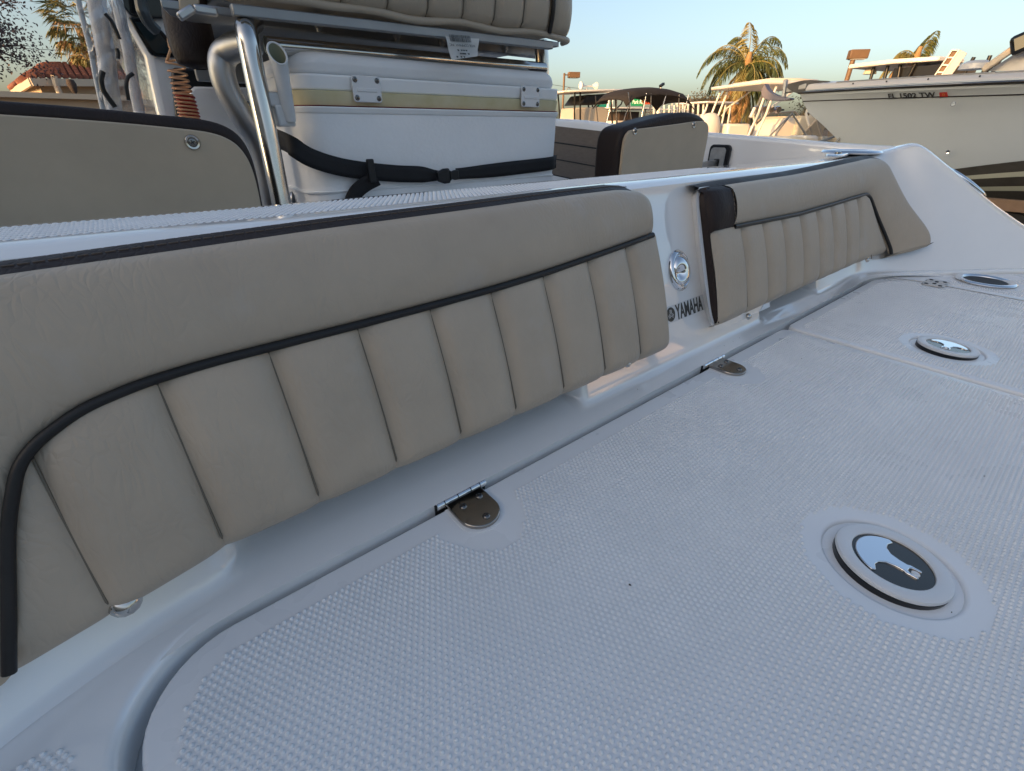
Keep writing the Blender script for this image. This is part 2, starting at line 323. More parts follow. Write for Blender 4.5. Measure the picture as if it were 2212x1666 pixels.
# raised non-skid dots
def inpoly(px, py, poly):
    c = np.zeros(len(px), bool); n = len(poly)
    for i in range(n):
        x1, y1 = poly[i][:2]; x2, y2 = poly[i - 1][:2]
        with np.errstate(divide='ignore', invalid='ignore'):
            hit = ((y1 > py) != (y2 > py)) & (px < (x2 - x1) * (py - y1) / (y2 - y1) + x1)
        c ^= hit
    return c
def dots(name, area, z, parent, holes=(), pitch=.0053, r0=.0019, r1=.00135, h=.0020, ylim=-.16, zf=None):
    xs = [p[0] for p in area]; ys = [p[1] for p in area]; row = pitch * .87
    yy = np.arange(max(min(ys), ylim), max(ys), row); xx = np.arange(min(xs), max(xs), pitch); X, Y = np.meshgrid(xx, yy)
    X = X + (np.arange(len(yy)) % 2)[:, None] * pitch / 2; X = X.ravel(); Y = Y.ravel(); k = inpoly(X, Y, area)
    for hx, hy, hr, hs in holes: k &= ((X - hx) ** 2 + ((Y - hy) * hs) ** 2) > hr * hr
    X = X[k]; Y = Y[k]; n = len(X); rng = np.random.default_rng(3); hh = h * (0.85 + .3 * rng.random(n))
    Z = zf(X, Y) if zf else np.full(n, z); a = np.arange(6) * math.pi / 3; V = np.zeros((n, 13, 3))
    for q, (rr, hz) in enumerate(((r0, -.0001), (r1, .8))):
        V[:, q * 6:q * 6 + 6, 0] = X[:, None] + rr * np.cos(a); V[:, q * 6:q * 6 + 6, 1] = Y[:, None] + rr * np.sin(a)
        V[:, q * 6:q * 6 + 6, 2] = Z[:, None] + (hh[:, None] * hz if q else hz)
    V[:, 12, 0] = X; V[:, 12, 1] = Y; V[:, 12, 2] = Z + hh
    F4 = np.array([[i, (i + 1) % 6, 6 + (i + 1) % 6, 6 + i] for i in range(6)]); F3 = np.array([[6 + i, 6 + (i + 1) % 6, 12] for i in range(6)])
    off = (np.arange(n) * 13)[:, None, None]; q4 = (F4[None] + off).reshape(-1, 4); q3 = (F3[None] + off).reshape(-1, 3)
    me = bpy.data.meshes.new(name); me.vertices.add(n * 13); me.vertices.foreach_set('co', V.ravel())
    nl = q4.size + q3.size; me.loops.add(nl); me.loops.foreach_set('vertex_index', np.concatenate([q4.ravel(), q3.ravel()]).astype(np.int32))
    np_ = len(q4) + len(q3); me.polygons.add(np_); st = np.concatenate([np.arange(len(q4)) * 4, q4.size + np.arange(len(q3)) * 3]); me.polygons.foreach_set('loop_start', st.astype(np.int32))
    me.update(calc_edges=True); me.validate()
    o = fin(name, me, gelskid, None, 180); o['kind'] = 'stuff'; adopt(o, parent)
    return o
hz = [(x, .305, .048, .72) for x, y in HINGE]
dots('nonskid_dots', rrect(-.081, -.44, .944, .296, [.01, .012, .055, .01]), 0, lids[0], [(LATCH[0][0], LATCH[0][1], .071, 1.0)] + hz)
dots('nonskid_dots', rrect(.990, -.44, 1.545, .298, [.01, .085, .012, .01]), 0, lids[1], [(LATCH[1][0], LATCH[1][1], .071, 1.0), (1.558, .205, .04, 1)])
dots('nonskid_dots', [(1.90, -.45)] + [(x - .052, y - .066) for x, y in _bc[::-1] if x > 1.62] + [(1.593, .205), (1.593, -.45)], 0, sidedeck, [(CUP[0], CUP[1], .078, 1), (1.558, .205, .045, 1)])
dots('nonskid_dots', [(-.34, -.1), (-.127, -.1), (-.127, .262), (-.131, .281), (-.142, .290), (-.162, .287), (-.34, .17)], .0095, boat)
bt = lambda X, Y: .2785 - (Y - .47) / .104 * .0025
dots('nonskid_dots', [(-.2, .480), (.90, .480), (.985, .50), (1.0, .51), (.95, .562), (-.2, .562)], .2775, boat, pitch=.0062, r0=.0024, r1=.0016, h=.0006, zf=lambda X, Y: .2795 - (Y - .471) * .027 + np.interp(X, [-.27, -.2, -.1, 0, .1, 1.2, 1.3], [.009, .004, .0022, .001, 0, 0, .0]))
# ------------------------------------------------------------------ latches
cupm = mat('latch_cup_metal', (.11, .10, .09), .16, 1.0, rvar=.08, vscale=40)
hingem = mat('hinge_steel', (.36, .33, .30), .10, 1.0, rvar=.04, vscale=60)
def latch(lx, ly, ang, label):
    M = Matrix.Translation((lx, ly, 0)) @ Matrix.Rotation(R(ang), 4, 'Z'); Z = Matrix.Translation((lx, ly, 0))
    L = MB().lathe([(.0545, -.0035), (.0530, -.0050), (.0515, -.0085), (.0505, -.0100), (.0490, -.0103), (.0465, -.0085), (.0455, -.0060), (.044, -.0052), (.03, -.0052), (.03, -.014), (0, -.014)], 48, Z).build('latch_recess', geldeck, boat)
    T = Z @ Matrix.Translation((0, 0, -.0004)) @ Matrix.Rotation(R(2.6), 4, Vector((.6, .8, 0)))
    rg = MB().lathe([(.0405, .0015), (.0440, .0015), (.0448, .0030), (.0442, .0058), (.0425, .0066), (.0335, .0066), (.0318, .0055), (.0312, -.004)], 56, T)
    rg = rg.build('hatch_latch', wplastic, boat, smooth=50); tag(rg, label)
    MB().lathe([(.0405, -.013), (.0440, -.012), (.0446, .0012), (.0410, .0014)], 48, T).build('gasket', blackp, rg)
    cup = MB().lathe([(.0316, .004), (.0305, -.004), (.028, -.0115), (.015, -.0135), (0, -.0138)], 40, T).build('cup', cupm, rg, smooth=60)
    # handle: crescent paddle, neck and two-pronged key end
    c = []
    for k in range(15): a = R(62 + 236 * k / 14); c.append((.0288 * math.cos(a) * 1.0, .0288 * math.sin(a)))
    c = [(-abs(x) if abs(x) > .0135 else x, y) for x, y in c]
    c = [(.0288 * math.cos(R(a)), .0288 * math.sin(R(a))) for a in range(108, 253, 8)]
    out = c + [(-.0060, -.0250), (-.0085, -.0185), (-.0075, -.0125), (-.0030, -.0075), (.0040, -.0055), (.0100, -.0052), (.0120, -.0066), (.0205, -.0066), (.0212, -.0045), (.0145, -.0040), (.0125, -.0022), (.0125, .0022), (.0145, .0040), (.0212, .0045), (.0205, .0066), (.0120, .0066), (.0100, .0052), (.0040, .0055), (-.0030, .0075), (-.0075, .0125), (-.0085, .0185), (-.0060, .0250)]
    h = MB().slab(out, .0032, .0056, T @ Matrix.Rotation(R(ang), 4, 'Z')).build('handle', chrome, rg, bev=.0007)
    b = MB().lathe([(.0034, .001), (.0034, .0045), (.0026, .0052), (0, .0052)], 16, T @ Matrix.Rotation(R(ang), 4, 'Z') @ Matrix.Translation((.0178, 0, 0))).build('key_stud', wplastic, rg)
latch(*LATCH[0][:2], -90, 'white and chrome hatch latch in the large lid')
latch(*LATCH[1][:2], 180, 'white and chrome hatch latch in the smaller lid')
def screw(mb, p, n, r=.0042, h=.0022):
    mb.lathe([(r, 0), (r * .97, h * .35), (r * .75, h * .8), (r * .35, h), (0, h)], 14, look(p, n))
def crossm(mb, p, n, r=.0042, h=.0022, a=30):
    M = look(Vector(p) + Vector(n).normalized() * (h * .93), n) @ Matrix.Rotation(R(a), 4, 'Z')
    mb.slab([(-r * .62, -r * .13), (r * .62, -r * .13), (r * .62, r * .13), (-r * .62, r * .13)], 0, .0003, M); mb.slab([(-r * .13, -r * .62), (r * .13, -r * .62), (r * .13, r * .62), (-r * .13, r * .62)], 0, .00035, M)
def sub(mb, name, m, par, **k): o = mb.build(name, m, par, **k); return o
# cast D-shaped hinges at the back edge of the big lid
for k, (hx, hy) in enumerate(HINGE):
    leafpts = [(hx - .0225, hy + .004), (hx + .0225, hy + .004)] + [(hx + .0225 * math.cos(R(a)), hy - .0245 + .0225 * math.sin(R(a))) for a in range(0, -181, -12)]
    lf = MB().slab(leafpts, .0006, .0052).build('hinge', hingem, boat, bev=.0011); tag(lf, ('nearer' if k == 0 else 'farther') + ' steel hinge leaf at the back edge of the large lid')
    sub(MB().slab([(x + (hx - x) * -.13, y - .003) for x, y in leafpts], .0001, .0008), 'hinge_pad', geldeck, lf)
    kb = MB()
    for a, b in ((-.031, -.0225), (-.0215, -.006), (-.005, .0105), (.0115, .0225), (.0235, .031)):
        kb.tube([(hx + a, hy + .0085, .0035), (hx + b, hy + .0085, .0035)], .0048 if abs(a + b) > .03 else .0045, 14)
    sub(kb, 'knuckle', chrome, lf, smooth=40)
    sub(MB().box((hx, hy + .0145, -.004), (.064, .012, .016)), 'hinge_slot', dark, lf)
    for sx, sy in ((-.0095, -.0105), (.0125, -.0085), (.0015, -.0365)):
        s = MB(); screw(s, (hx + sx, hy + sy, .0052), (0, 0, 1)); so_ = sub(s, 'screw', screwm, lf)
        s = MB(); crossm(s, (hx + sx, hy + sy, .0052), (0, 0, 1), a=20 + 30 * k); sub(s, 'screw_slot', dark, lf)
# butt hinge between the small lid and the side deck
hm = MB().slab(rrect(1.533, .182, 1.567, .228, .008), .0005, .0032).build('hinge', steel, boat, bev=.0008); tag(hm, 'two-leaf butt hinge between small lid and side deck')
sub(MB().slab(rrect(1.569, .182, 1.603, .228, .008), .0005, .0032), 'hinge_leaf', steel, hm, bev=.0008)
for x, y, z in ((1.543, .191, .0032), (1.543, .219, .0032), (1.556, .205, .0032), (1.58, .205, .0032), (1.592, .191, .0032), (1.592, .219, .0032)):
    s = MB(); screw(s, (x, y, z), (0, 0, 1), .0045, .0012); sub(s, 'screw', dark, hm)
# cup holder
ch = MB().lathe([(.0445, .001), (.0605, .001), (.0622, .0030), (.0605, .0060), (.0560, .0072), (.0500, .0066), (.0465, .0030), (.0445, -.006), (.0440, -.075), (.0, -.075)], 48, Matrix.Translation((CUP[0], CUP[1], 0))).build('cup_holder', chrome, boat, smooth=60)
sub(MB().lathe([(.0440, .0025), (.0432, -.0735), (0, -.0735)], 32, Matrix.Translation((CUP[0], CUP[1], 0))), 'liner', dark, ch)
# rod holder flange on the sloping coaming
p0 = PX(2108, 413, 1.845); nrm = Vector((.34, .50, .80)).normalized()
# chrome shell vent on the bulkhead
WN = Vector((0, -.937, .349)); WU = Vector((0, .349, .937))
def wallpt(x, z): return Vector((x, .355 + (z - .02) * .371, z))
vp = wallpt(.675, .147)
MV = basis(vp, (1, 0, 0), WU, WN) @ Matrix.Diagonal((.82, 1, 1, 1))
vt = MB().lathe([(.0335, -.001), (.0335, .0025), (.0318, .0048), (.0285, .0072), (.0262, .0072), (.0250, .0045)], 48, MV).build('chrome_vent', chrome, boat, smooth=70)
tag(vt, 'oval chrome vent on the bulkhead between the two backrests')
def dome(i, j):
    a = 2 * math.pi * j / 40; t = i / 9; r = .0256 * t; x, y = r * math.cos(a), r * math.sin(a)
    z = .0125 * math.sqrt(max(1 - t * t, 0)) + .0035; ax = y - .35 * x + .006
    z -= .010 * math.exp(-((x + .010) ** 2 + (y + .004) ** 2) / .00012); return MV @ Vector((x, y, z))
sub(MB().grid(dome, 10, 41), 'vent_dome', chrome, vt, smooth=80)
# maker's sticker
blackink = mat('sticker_ink', (0.045, 0.048, 0.045), 0.35)
film = mat('sticker_film', (0.62, 0.64, 0.65), 0.25)
sp = wallpt(.684, .0865)
MS = basis(sp + WN * .0006, (1, 0, 0), WU, WN)
st = MB().slab([(-.060, -.0135), (.053, -.0135), (.053, .0135), (-.060, .0135)], 0, .0003, MS).build('maker_sticker', film, boat); tag(st, 'maker sticker with crossed-fork roundel on the bulkhead')
tx = text('lettering', 'YAMAHA', .036, blackink, MS @ Matrix.Translation((.0065, 0, .0005)), st, ex=.0002, bold=.0009, fit=(.079, .025))
rd = MB(); ROUND = MS @ Matrix.Translation((-.0465, 0, .0003))
rd.lathe([(.0115, 0), (.0115, .0003), (.0103, .0003), (.0103, 0)], 32, ROUND); sub(rd, 'roundel_ring', blackink, st)
sub(MB().slab(circ(0, 0, .0092, 28), .0001, .0003, ROUND), 'roundel_disc', blackink, st)
fk = MB()
for a in (90, 210, 330):
    for off in (-.0022, 0, .0022):
        A = Matrix.Rotation(R(a), 4, 'Z'); fk.slab([(.0012, off - .0004), (.0078, off - .0004), (.0078, off + .0004), (.0012, off + .0004)], .0003, .0004, ROUND @ A)
sub(fk, 'fork_marks', film, st)
# pop-up cleat and ring on the bulkhead top at the starboard corner
cp = Vector((1.52, .505, .284))
cl = MB().slab([(-.10, 0), (-.06, -.016), (.0, -.021), (.06, -.016), (.10, 0), (.06, .016), (0, .021), (-.06, .016)], 0, .007, Matrix.Translation(cp) @ Matrix.Rotation(R(6), 4, 'Z')).build('pop_up_cleat', chrome, boat, bev=.003, seg=3)
sub(MB().lathe([(.008, 0), (.008, .0095), (.004, .011), (0, .011)], 16, Matrix.Translation(cp)), 'cleat_pin', steel, cl)
rg = MB().lathe([(.045, 0), (.072, 0), (.074, .003), (.070, .008), (.052, .009), (.045, .004)], 40, Matrix.Translation((1.645, .515, .287))).build('rod_holder_ring', chrome, boat, smooth=60)
sub(MB().lathe([(.0448, .003), (.043, .0015), (0, .0015)], 30, Matrix.Translation((1.645, .515, .287))), 'ring_mouth', dark, rg)
# wood-look planks on the starboard inner side
teak = mat('grey_teak_foam', (0.13, 0.105, 0.085), 0.7, col2=(0.18, 0.148, 0.12), vscale=30, stretch=(30, 1, 18), bump=.2, bscale=80)
for k in range(3):
    z1 = .352 - k * .072; m = MB()
    def pf(i, j):
        y = 1.30 + .9 * i / 6; zz = z1 + (y - 1.75) * .07 - (j == 1) * .066; return Vector((1.735 - .0, y, zz)) if False else Vector((1.7385 - (y - 1.75) * .004 - .004, y, zz))
    m.grid(pf, 7, 2); o = m.build('plank', teak, boat, smooth=None); md = o.modifiers.new('thick', 'SOLIDIFY'); md.thickness = .004; md.offset = 0
    MB().box((1.7388, 1.75, z1 - .069), (.002, .9, .0062), Matrix.Rotation(R(4), 3, 'X')).build('caulk_line', blackp, boat)
# flush oval rod holder on the sloping coaming edge
along = Vector((.49, -.69, -.53)); nn = Vector((.29, -.44, .84)).normalized()
MR = look(Vector((1.83, .258, .205)) + Vector((.83, .55, 0)) * .045 + nn * .010, nn, along) @ Matrix.Diagonal((1.9, 1, 1, 1))
ro = MB().lathe([(.022, -.004), (.036, -.004), (.037, 0), (.034, .005), (.026, .007), (.022, .002)], 36, MR).build('rod_holder', chrome, boat, smooth=60)
sub(MB().lathe([(.0222, .002), (.021, -.002), (0, -.002)], 24, MR), 'rod_holder_mouth', dark, ro)

rg_ = random.Random(4); gr = MB()
for _ in range(9):
    x, y = rg_.uniform(-.05, .9), rg_.uniform(-.12, .29); r_ = rg_.uniform(.0005, .0011); gr.lathe([(r_, 0), (r_ * .7, r_ * .6), (0, r_ * .7)], 6, Matrix.Translation((x, y, .0006)) @ Matrix.Diagonal((1, rg_.uniform(.5, 1.8), 1, 1)))
for _ in range(4):
    x = rg_.uniform(.0, .9); gr.lathe([(.001, 0), (.0008, .0006), (0, .0007)], 6, Matrix.Translation((x, .338, .0096)))
gro = gr.build('grit', mat('grit_dark', (.05, .045, .04), .9), boat); gro['kind'] = 'stuff'
# ------------------------------------------------------------------ bench backrests
CU = Vector((0, .339, .941)); CN = Vector((0, -.941, .339)); C0 = Vector((0, .3215, .068))
def kbend(x):
    b = 0
    if x > 1.42: b = 1.68 * (x - 1.42) ** 2
    return b
KD = 1.03                                                   # the cushions stand this much farther from the lens than first surveyed
def cpt(x, s, n): 
    p = C0 + Vector((x, 0, 0)) + CU * s + CN * n - Vector((0, kbend(x), 0)); e = Vector((0, 0, EYE)); return e + (p - e) * KD
def CS(u, v):
    """cushion coordinates (x, s) of a surveyed picture point, allowing for the bend round the corner"""
    d = ray(u, v); b_ = 0.0
    for _ in range(60):
        t = (.3215 - b_ + .36 * (EYE - .068)) / (d[1] - .36 * d[2]); x = t * d[0]; b_ = .8 * b_ + .2 * min(kbend(x), .2)
    z = EYE + t * d[2]; return x, (z - .068) / .941
def sweep_pad(name, par, inner, outer, m, lift=.0125, sub=True, cap=0):
    """padded strip between two paths of (x, s): rises from the piping, rounds over at the outer rim"""
    prof = [(0, -.003), (.03, .002), (.08, .006), (.2, .0105), (.4, .0125), (.6, .0125), (.78, .0105), (.88, .0068), (.95, .002), (1.0, -.008)]
    L = len(inner)
    def f(i, j):
        t, n = prof[j]; a, b = inner[i], outer[i]
        if cap and i < cap: n = (n + .010) * math.sqrt(max(1 - (1 - i / cap) ** 2, 0)) - .010
        return cpt(a[0] + (b[0] - a[0]) * t, a[1] + (b[1] - a[1]) * t, n * lift / .0125)
    o = MB().grid(f, L, len(prof)).build(name, m, par, smooth=80)
    if sub: md = o.modifiers.new('sub', 'SUBSURF'); md.levels = 1; md.render_levels = 1
    return o
def resamp(pts, n):
    q = [Vector((p[0], p[1], 0)) for p in pts]; d = [0]
    for a, b in zip(q[:-1], q[1:]): d.append(d[-1] + (b - a).length)
    out = []
    for k in range(n):
        t = d[-1] * k / (n - 1); out.append((float(np.interp(t, d, [p.x for p in q])), float(np.interp(t, d, [p.y for p in q]))))
    return out
def sfoot(x): return -.15 * max(0, -.015 - x)
def pleat(name, xa, xb, top, par, na=.0085):
    def f(i, j):
        u = i / 8; x = xa + (xb - xa) * u; e = abs(2 * u - 1); puff = na * (1 - e ** 5) - .0035 * e ** 10
        st = top(x)
        if j < 6:                                           # rolled lower edge
            a = R(90 - 22 * j / 1.0) if False else R(100 * (1 - j / 6)); r = .020
            return cpt(x, sfoot(x) + .018 - r * math.sin(a) * .9, -.020 + r * math.cos(a) + puff * (1 - .5 * math.sin(a)))
        t = (j - 6) / 12; s = sfoot(x) + .018 + (max(st, sfoot(x) + .02) - sfoot(x) - .018) * t
        return cpt(x, s, puff * (1 - max(0, t - .8) ** 2 * 12) + .003 * math.sin(math.pi * t))
    o = MB().grid(f, 9, 19).build(name, tan, par, smooth=60)
    md = o.modifiers.new('sub', 'SUBSURF'); md.levels = 1; md.render_levels = 1
    return o
def stitches(name, pts, m, par, r=.0006, L=.0042, gap=.0065):
    """short thread stitches along a polyline"""
    mb = MB(); p = [Vector(q) for q in pts]; acc = 0; k = 0
    for a, b in zip(p[:-1], p[1:]):
        d = (b - a); l = d.length
        if l < 1e-6: continue
        d /= l; t = -acc
        while t < l:
            if t >= 0: q = a + d * t; mb.bar(q, q + d * L, r * 2, r * 1.4)
            t += gap
        acc = l - (t - gap)
    o = mb.build(name, m, par); o['kind'] = 'stuff'; return o
def bolster(par, xa, xb, stop, sbase, na=.013, ends=(.02, .02), nx=60, m=None, name='bolster'):
    """padded upper roll: from the piping up over the top edge to the dark band"""
    prof = [(0, -.002), (.05, .004), (.15, .0095), (.35, .0125), (.6, .0125), (.8, .010), (.90, .006), (.96, .000), (1.0, -.008)]
    def f(i, j):
        u = i / (nx - 1); x = xa + (xb - xa) * u; dl = (x - xa); dr = (xb - x)
        e = 1.0
        if ends[0] and dl < ends[0]: e = math.sqrt(max(1 - (1 - dl / ends[0]) ** 2, 0))
        if ends[1] and dr < ends[1]: e = min(e, math.sqrt(max(1 - (1 - dr / ends[1]) ** 2, 0)))
        t, n = prof[j]; sb = sbase(x); s1 = stop(x); return cpt(x, sb + (s1 - sb) * t, (n + .014) * (.25 + .75 * e) - .014)
    o = MB().grid(f, nx, len(prof)).build(name, m or tan, par, smooth=70)
    md = o.modifiers.new('sub', 'SUBSURF'); md.levels = 1; md.render_levels = 1
    return o
def band(name, pts, m, par):
    """dark boxing strip: sweep of (point on front rim, point on back rim)"""
    o = MB().grid(lambda i, j: pts[i][0].lerp(pts[i][1], j / 5) + CU * (.0035 * math.sin(math.pi * j / 5)), len(pts), 6).build(name, m, par, smooth=70); return o
# --- left (large) backrest
bl = thing('bench_backrest', 'long tan vinyl backrest with dark piping, nearest the camera on the left', 'backrest', (.2, .36, .07))
LPIPE = [(-.1435, -.017), (-.1315, .019), (-.1230, .046), (-.1138, .073), (-.105, .093), (-.097, .108), (-.087, .118), (-.075, .125), (-.059, .132), (-.041, .136), (-.02, .139), (.014, .141), (.055, .1415), (.13, .1420), (.20, .1430), (.271, .1445), (.345, .148), (.42, .1535), (.49, .159), (.548, .164)]
def ltop(x): return float(np.interp(x, [p[0] for p in LPIPE], [p[1] for p in LPIPE])) if x < .548 else .164
LX0, LX1 = -.150, .562
seams = [-.091, -.0185, .0545, .127, .199, .272, .3465, .421, .4945]
xs = [-.148] + seams + [LX1]
for a, b in zip(xs[:-1], xs[1:]): pleat('pleat_panel', a, b, ltop, bl, na=.0066 if a > -.14 else .0005)
LP = [(q.x, q.y) for q in cr([Vector((p[0], p[1], 0)) for p in LPIPE], 5)]
MB().tube([cpt(x, s_, .0035 + .003 * (1 - sstep(.0, .06, s_))) for x, s_ in LP if s_ > -.011], .0037, 12).build('piping', pipe, bl, smooth=60)
tp = lambda x: float(np.interp(x, [-.4, -.067, .013, .124, .26, .423, .50, .53, .552, .560, .566], [.2195, .220, .222, .2245, .226, .2285, .2285, .226, .217, .207, .195]))
inner = [(x, ltop(x)) for x in list(np.linspace(LX1 - .004, LX1 - .030, 9)) + list(np.linspace(LX1 - .04, .02, 42))] + [p for p in resamp(LPIPE[:12][::-1], 22)]
outer = [(x, tp(x)) for x in list(np.linspace(LX1 - .002, LX1 - .030, 9)) + list(np.linspace(LX1 - .04, .02, 42))] + resamp([(.01, .222), (-.10, .22), (-.30, .215), (-.36, .15), (-.36, -.03)], 22)
sweep_pad('bolster', bl, inner, outer, tan, cap=8)
xsb = list(np.linspace(-.36, .50, 64)) + [.515, .53, .542, .552, .559, .5645]
rim = [(cpt(x, tp(x), -.008), cpt(x, tp(x) + .0135, -.040)) for x in xsb] + [(cpt(LX1 + .003, s_, -.009), cpt(LX1 + .001, s_, -.036)) for s_ in (.185, .175, .166)]
band('boxing_band', rim, brown, bl)
stitches('stitching', [cpt(x, tp(x) - .0115, .0062) for x in xsb if x < .528], thread, bl, r=.0006, gap=.0078)
stitches('stitching', [cpt(x, tp(x) + .0068, -.0175) for x in xsb if x < .535], threadd, bl, r=.0007, L=.006, gap=.0075)
stitches('stitching', [cpt(x, tp(x) + .0115, -.029) for x in xsb if x < .535], threadd, bl, r=.0007, L=.006, gap=.0075)
# seam threads lying in the valleys between panels
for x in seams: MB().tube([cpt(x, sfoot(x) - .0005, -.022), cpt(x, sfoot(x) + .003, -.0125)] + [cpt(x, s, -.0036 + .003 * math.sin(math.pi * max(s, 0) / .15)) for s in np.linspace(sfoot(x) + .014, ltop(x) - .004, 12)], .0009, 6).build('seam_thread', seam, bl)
side = [cpt(LX1 - .004, s, n) for s, n in ((.16, -.002), (.10, .0005), (.04, 0), (.012, -.005), (.003, -.02))]
MB().grid(lambda i, j: side[i] + (Vector((.0045, 0, 0)) * math.sin(math.pi * j / 5) - CN * (.008 * j)) , 5, 6).build('end_boxing', tan, bl, smooth=70)
MB().slab([(-.06, .008), (.55, .008), (.556, .10), (.556, .20), (.54, .218), (-.06, .218)], -.049, -.040, basis(C0 + Vector((0, 0, 0)), (1, 0, 0), CU, CN)).build('backing_board', blackp, bl)
for u, v, r_ in ((270, 1300, .0105), (1354, 786, .0055)):
    s = MB(); screw(s, PY(u, v, .338), (-.1, -.75, .55), r_, .006); s.build('mounting_screw', steel, bl, smooth=80)
# --- right backrest wrapping round the starboard corner
br = thing('bench_backrest', 'shorter tan vinyl backrest by the starboard corner, beside the chrome vent', 'backrest', (1.1, .36, .07))
bl['group'] = br['group'] = 'backrests on the bulkhead'
RX0 = .698
rseams = [.792, .865, .939, 1.0155, 1.093, 1.167, 1.241, 1.321]
RIN = [CS((3180 + a_ * .3722) / 1.8445, (580 + b_ * .3722) / 1.8445) for a_, b_ in ((700, 530), (735, 540), (765, 585), (800, 680), (860, 830), (920, 970), (970, 1100), (980, 1165))]
ROUT = [CS((3180 + a_ * .3722) / 1.8445, (580 + b_ * .3722) / 1.8445) for a_, b_ in ((700, 150), (850, 120), (930, 140), (990, 210), (1050, 330), (1130, 490), (1200, 610), (1300, 740), (1380, 840), (1430, 920), (1450, 990), (1440, 1050))]
RFOOT = [CS((3180 + a_ * .3722) / 1.8445, (580 + b_ * .3722) / 1.8445) for a_, b_ in ((1440, 1050), (1400, 1078), (1200, 1135), (985, 1192))]
rtop = lambda x: float(np.interp(x, [.69, .76, 1.0, 1.143, 1.303, RIN[0][0]], [.150, .150, .1455, .148, .152, RIN[0][1]]))
xr = [RX0] + rseams
for a, b in zip(xr[:-1], xr[1:]): pleat('pleat_panel', a, b, rtop, br, na=.0062)
def innx(s_): return float(np.interp(s_, [p[1] for p in RIN[::-1]], [p[0] for p in RIN[::-1]]))
def lastp(i, j):                                                # last pleat, cut by the slanting piping
    u = i / 8
    if j < 6: s_ = .018 - .018 * math.sin(R(100 * (1 - j / 6))); n = -.020 + .020 * math.cos(R(100 * (1 - j / 6)))
    else: s_ = .018 + (RIN[0][1] - .018) * (j - 6) / 12; n = 0
    x = rseams[-1] + (innx(s_) - rseams[-1]) * u; e = abs(2 * u - 1); return cpt(x, s_, n + .0062 * (1 - e ** 5) - .0035 * e ** 10)
MB().grid(lastp, 9, 19).build('pleat_panel', tan, br, smooth=60)
MB().tube([cpt(1.385 + .1 * (.11 - s_), s_, .0035) for s_ in np.linspace(.0, .115, 8)], .0009, 6).build('seam_thread', seam, br)
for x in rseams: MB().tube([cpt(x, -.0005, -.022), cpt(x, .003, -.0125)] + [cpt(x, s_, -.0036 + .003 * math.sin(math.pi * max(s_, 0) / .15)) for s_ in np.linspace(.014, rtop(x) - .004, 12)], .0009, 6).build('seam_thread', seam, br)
ppr = [(x, rtop(x)) for x in np.linspace(.762, 1.34, 24)] + RIN
MB().tube(cr([cpt(x, s_, .0035) for x, s_ in ppr], 3), .0039, 12).build('piping', pipe, br, smooth=60)
rtp = lambda x: float(np.interp(x, [.69, .764, 1.018, 1.152, 1.37, ROUT[1][0]], [.214, .217, .219, .223, .231, ROUT[1][1]]))
inn2 = [(x, rtop(x)) for x in np.linspace(.760, 1.33, 34)] + resamp([RIN[0], RIN[1]], 8) + resamp(RIN[1:], 24)
out2 = [(x, rtp(x)) for x in np.linspace(.760, 1.36, 34)] + resamp([(1.37, rtp(1.37))] + ROUT[1:4], 8) + resamp(ROUT[3:] , 24)
sweep_pad('bolster', br, inn2, out2, tan)
up = [(cpt(x, rtp(x), -.008), cpt(x, rtp(x) + .0125, -.036)) for x in np.linspace(.700, ROUT[1][0], 50)] + [(cpt(x, s_, -.008), cpt(x + .006, s_ + .01, -.034)) for x, s_ in ROUT[2:-3]]
band('boxing_band', up, brown, br)
ft = resamp(RFOOT, 10); MB().grid(lambda i, j: cpt(ft[i][0], ft[i][1] - .004 * j / 3, -.004 - .026 * j / 3) if j else cpt(ft[i][0], ft[i][1] + .004, .004), 10, 4).build('boxing_band', brown, br)
fi = [(x, s_) for x, s_ in resamp([inn2[-1], out2[-1]], 10)]
MB().grid(lambda i, j: cpt(fi[i][0] + (ft[9 - i][0] - fi[i][0]) * j / 2, fi[i][1] + (ft[9 - i][1] - fi[i][1]) * j / 2, .0105 * math.sin(math.pi * (i + .5) / 10) - .003 * j), 10, 3).build('end_panel', tan, br, smooth=80)
# dark side and dark corner panel at the inboard end
MB().grid(lambda i, j: cpt(RX0 - .004 + (.764 - RX0) * j / 8, rtop(.74) + .0005 + (rtp(.74) - rtop(.74)) * i / 9, .0105 * math.sin(math.pi * min(i / 9 * .8 + .12, .9)) * min(1, (j + .6) / 4) - .012 * (i == 9) - .004 * (j == 0)), 10, 9).build('corner_panel', brown, br, smooth=80)
stitches('stitching', [cpt(.7535, s_, .0115) for s_ in np.linspace(.154, .208, 8)], thread, br, r=.0004, gap=.0072)
stitches('stitching', [cpt(x, rtp(x) - .0115, .0062) for x in np.linspace(.775, 1.45, 60)], thread, br, r=.00035, gap=.0075)
stitches('stitching', [cpt(x, rtp(x) + .006, -.022) for x in np.linspace(.72, 1.45, 60)], threadd, br, r=.0005, gap=.0075)
sd_ = [.2165, .2155, .212, .205, .19, .17, .153, .148, .12, .08, .04, .020, .010, .006]
def side_f(i, j):
    """dark boxing wrapping from the front of the corner panel round to the back"""
    s_ = sd_[i]; upf = sstep(.146, .153, s_); e = 1 - sstep(.200, .2165, s_); lo = sstep(.004, .03, s_)
    q = [(.002 + .008 * upf, .0085 * upf - .006 * (1 - upf)), (.000 + .003 * upf, .0065 * upf - .004 * (1 - upf)), (-.002, .001 - .002 * (1 - upf)), (-.003, -.004), (-.004, -.008), (-.004, -.0125)][j]
    return cpt(RX0 + q[0] + .010 * (1 - e) + .006 * (1 - lo), s_, q[1] * (e if q[1] > 0 else 1) - .006 * (1 - e) * (j < 3) - .008 * (1 - lo) * (j < 3))
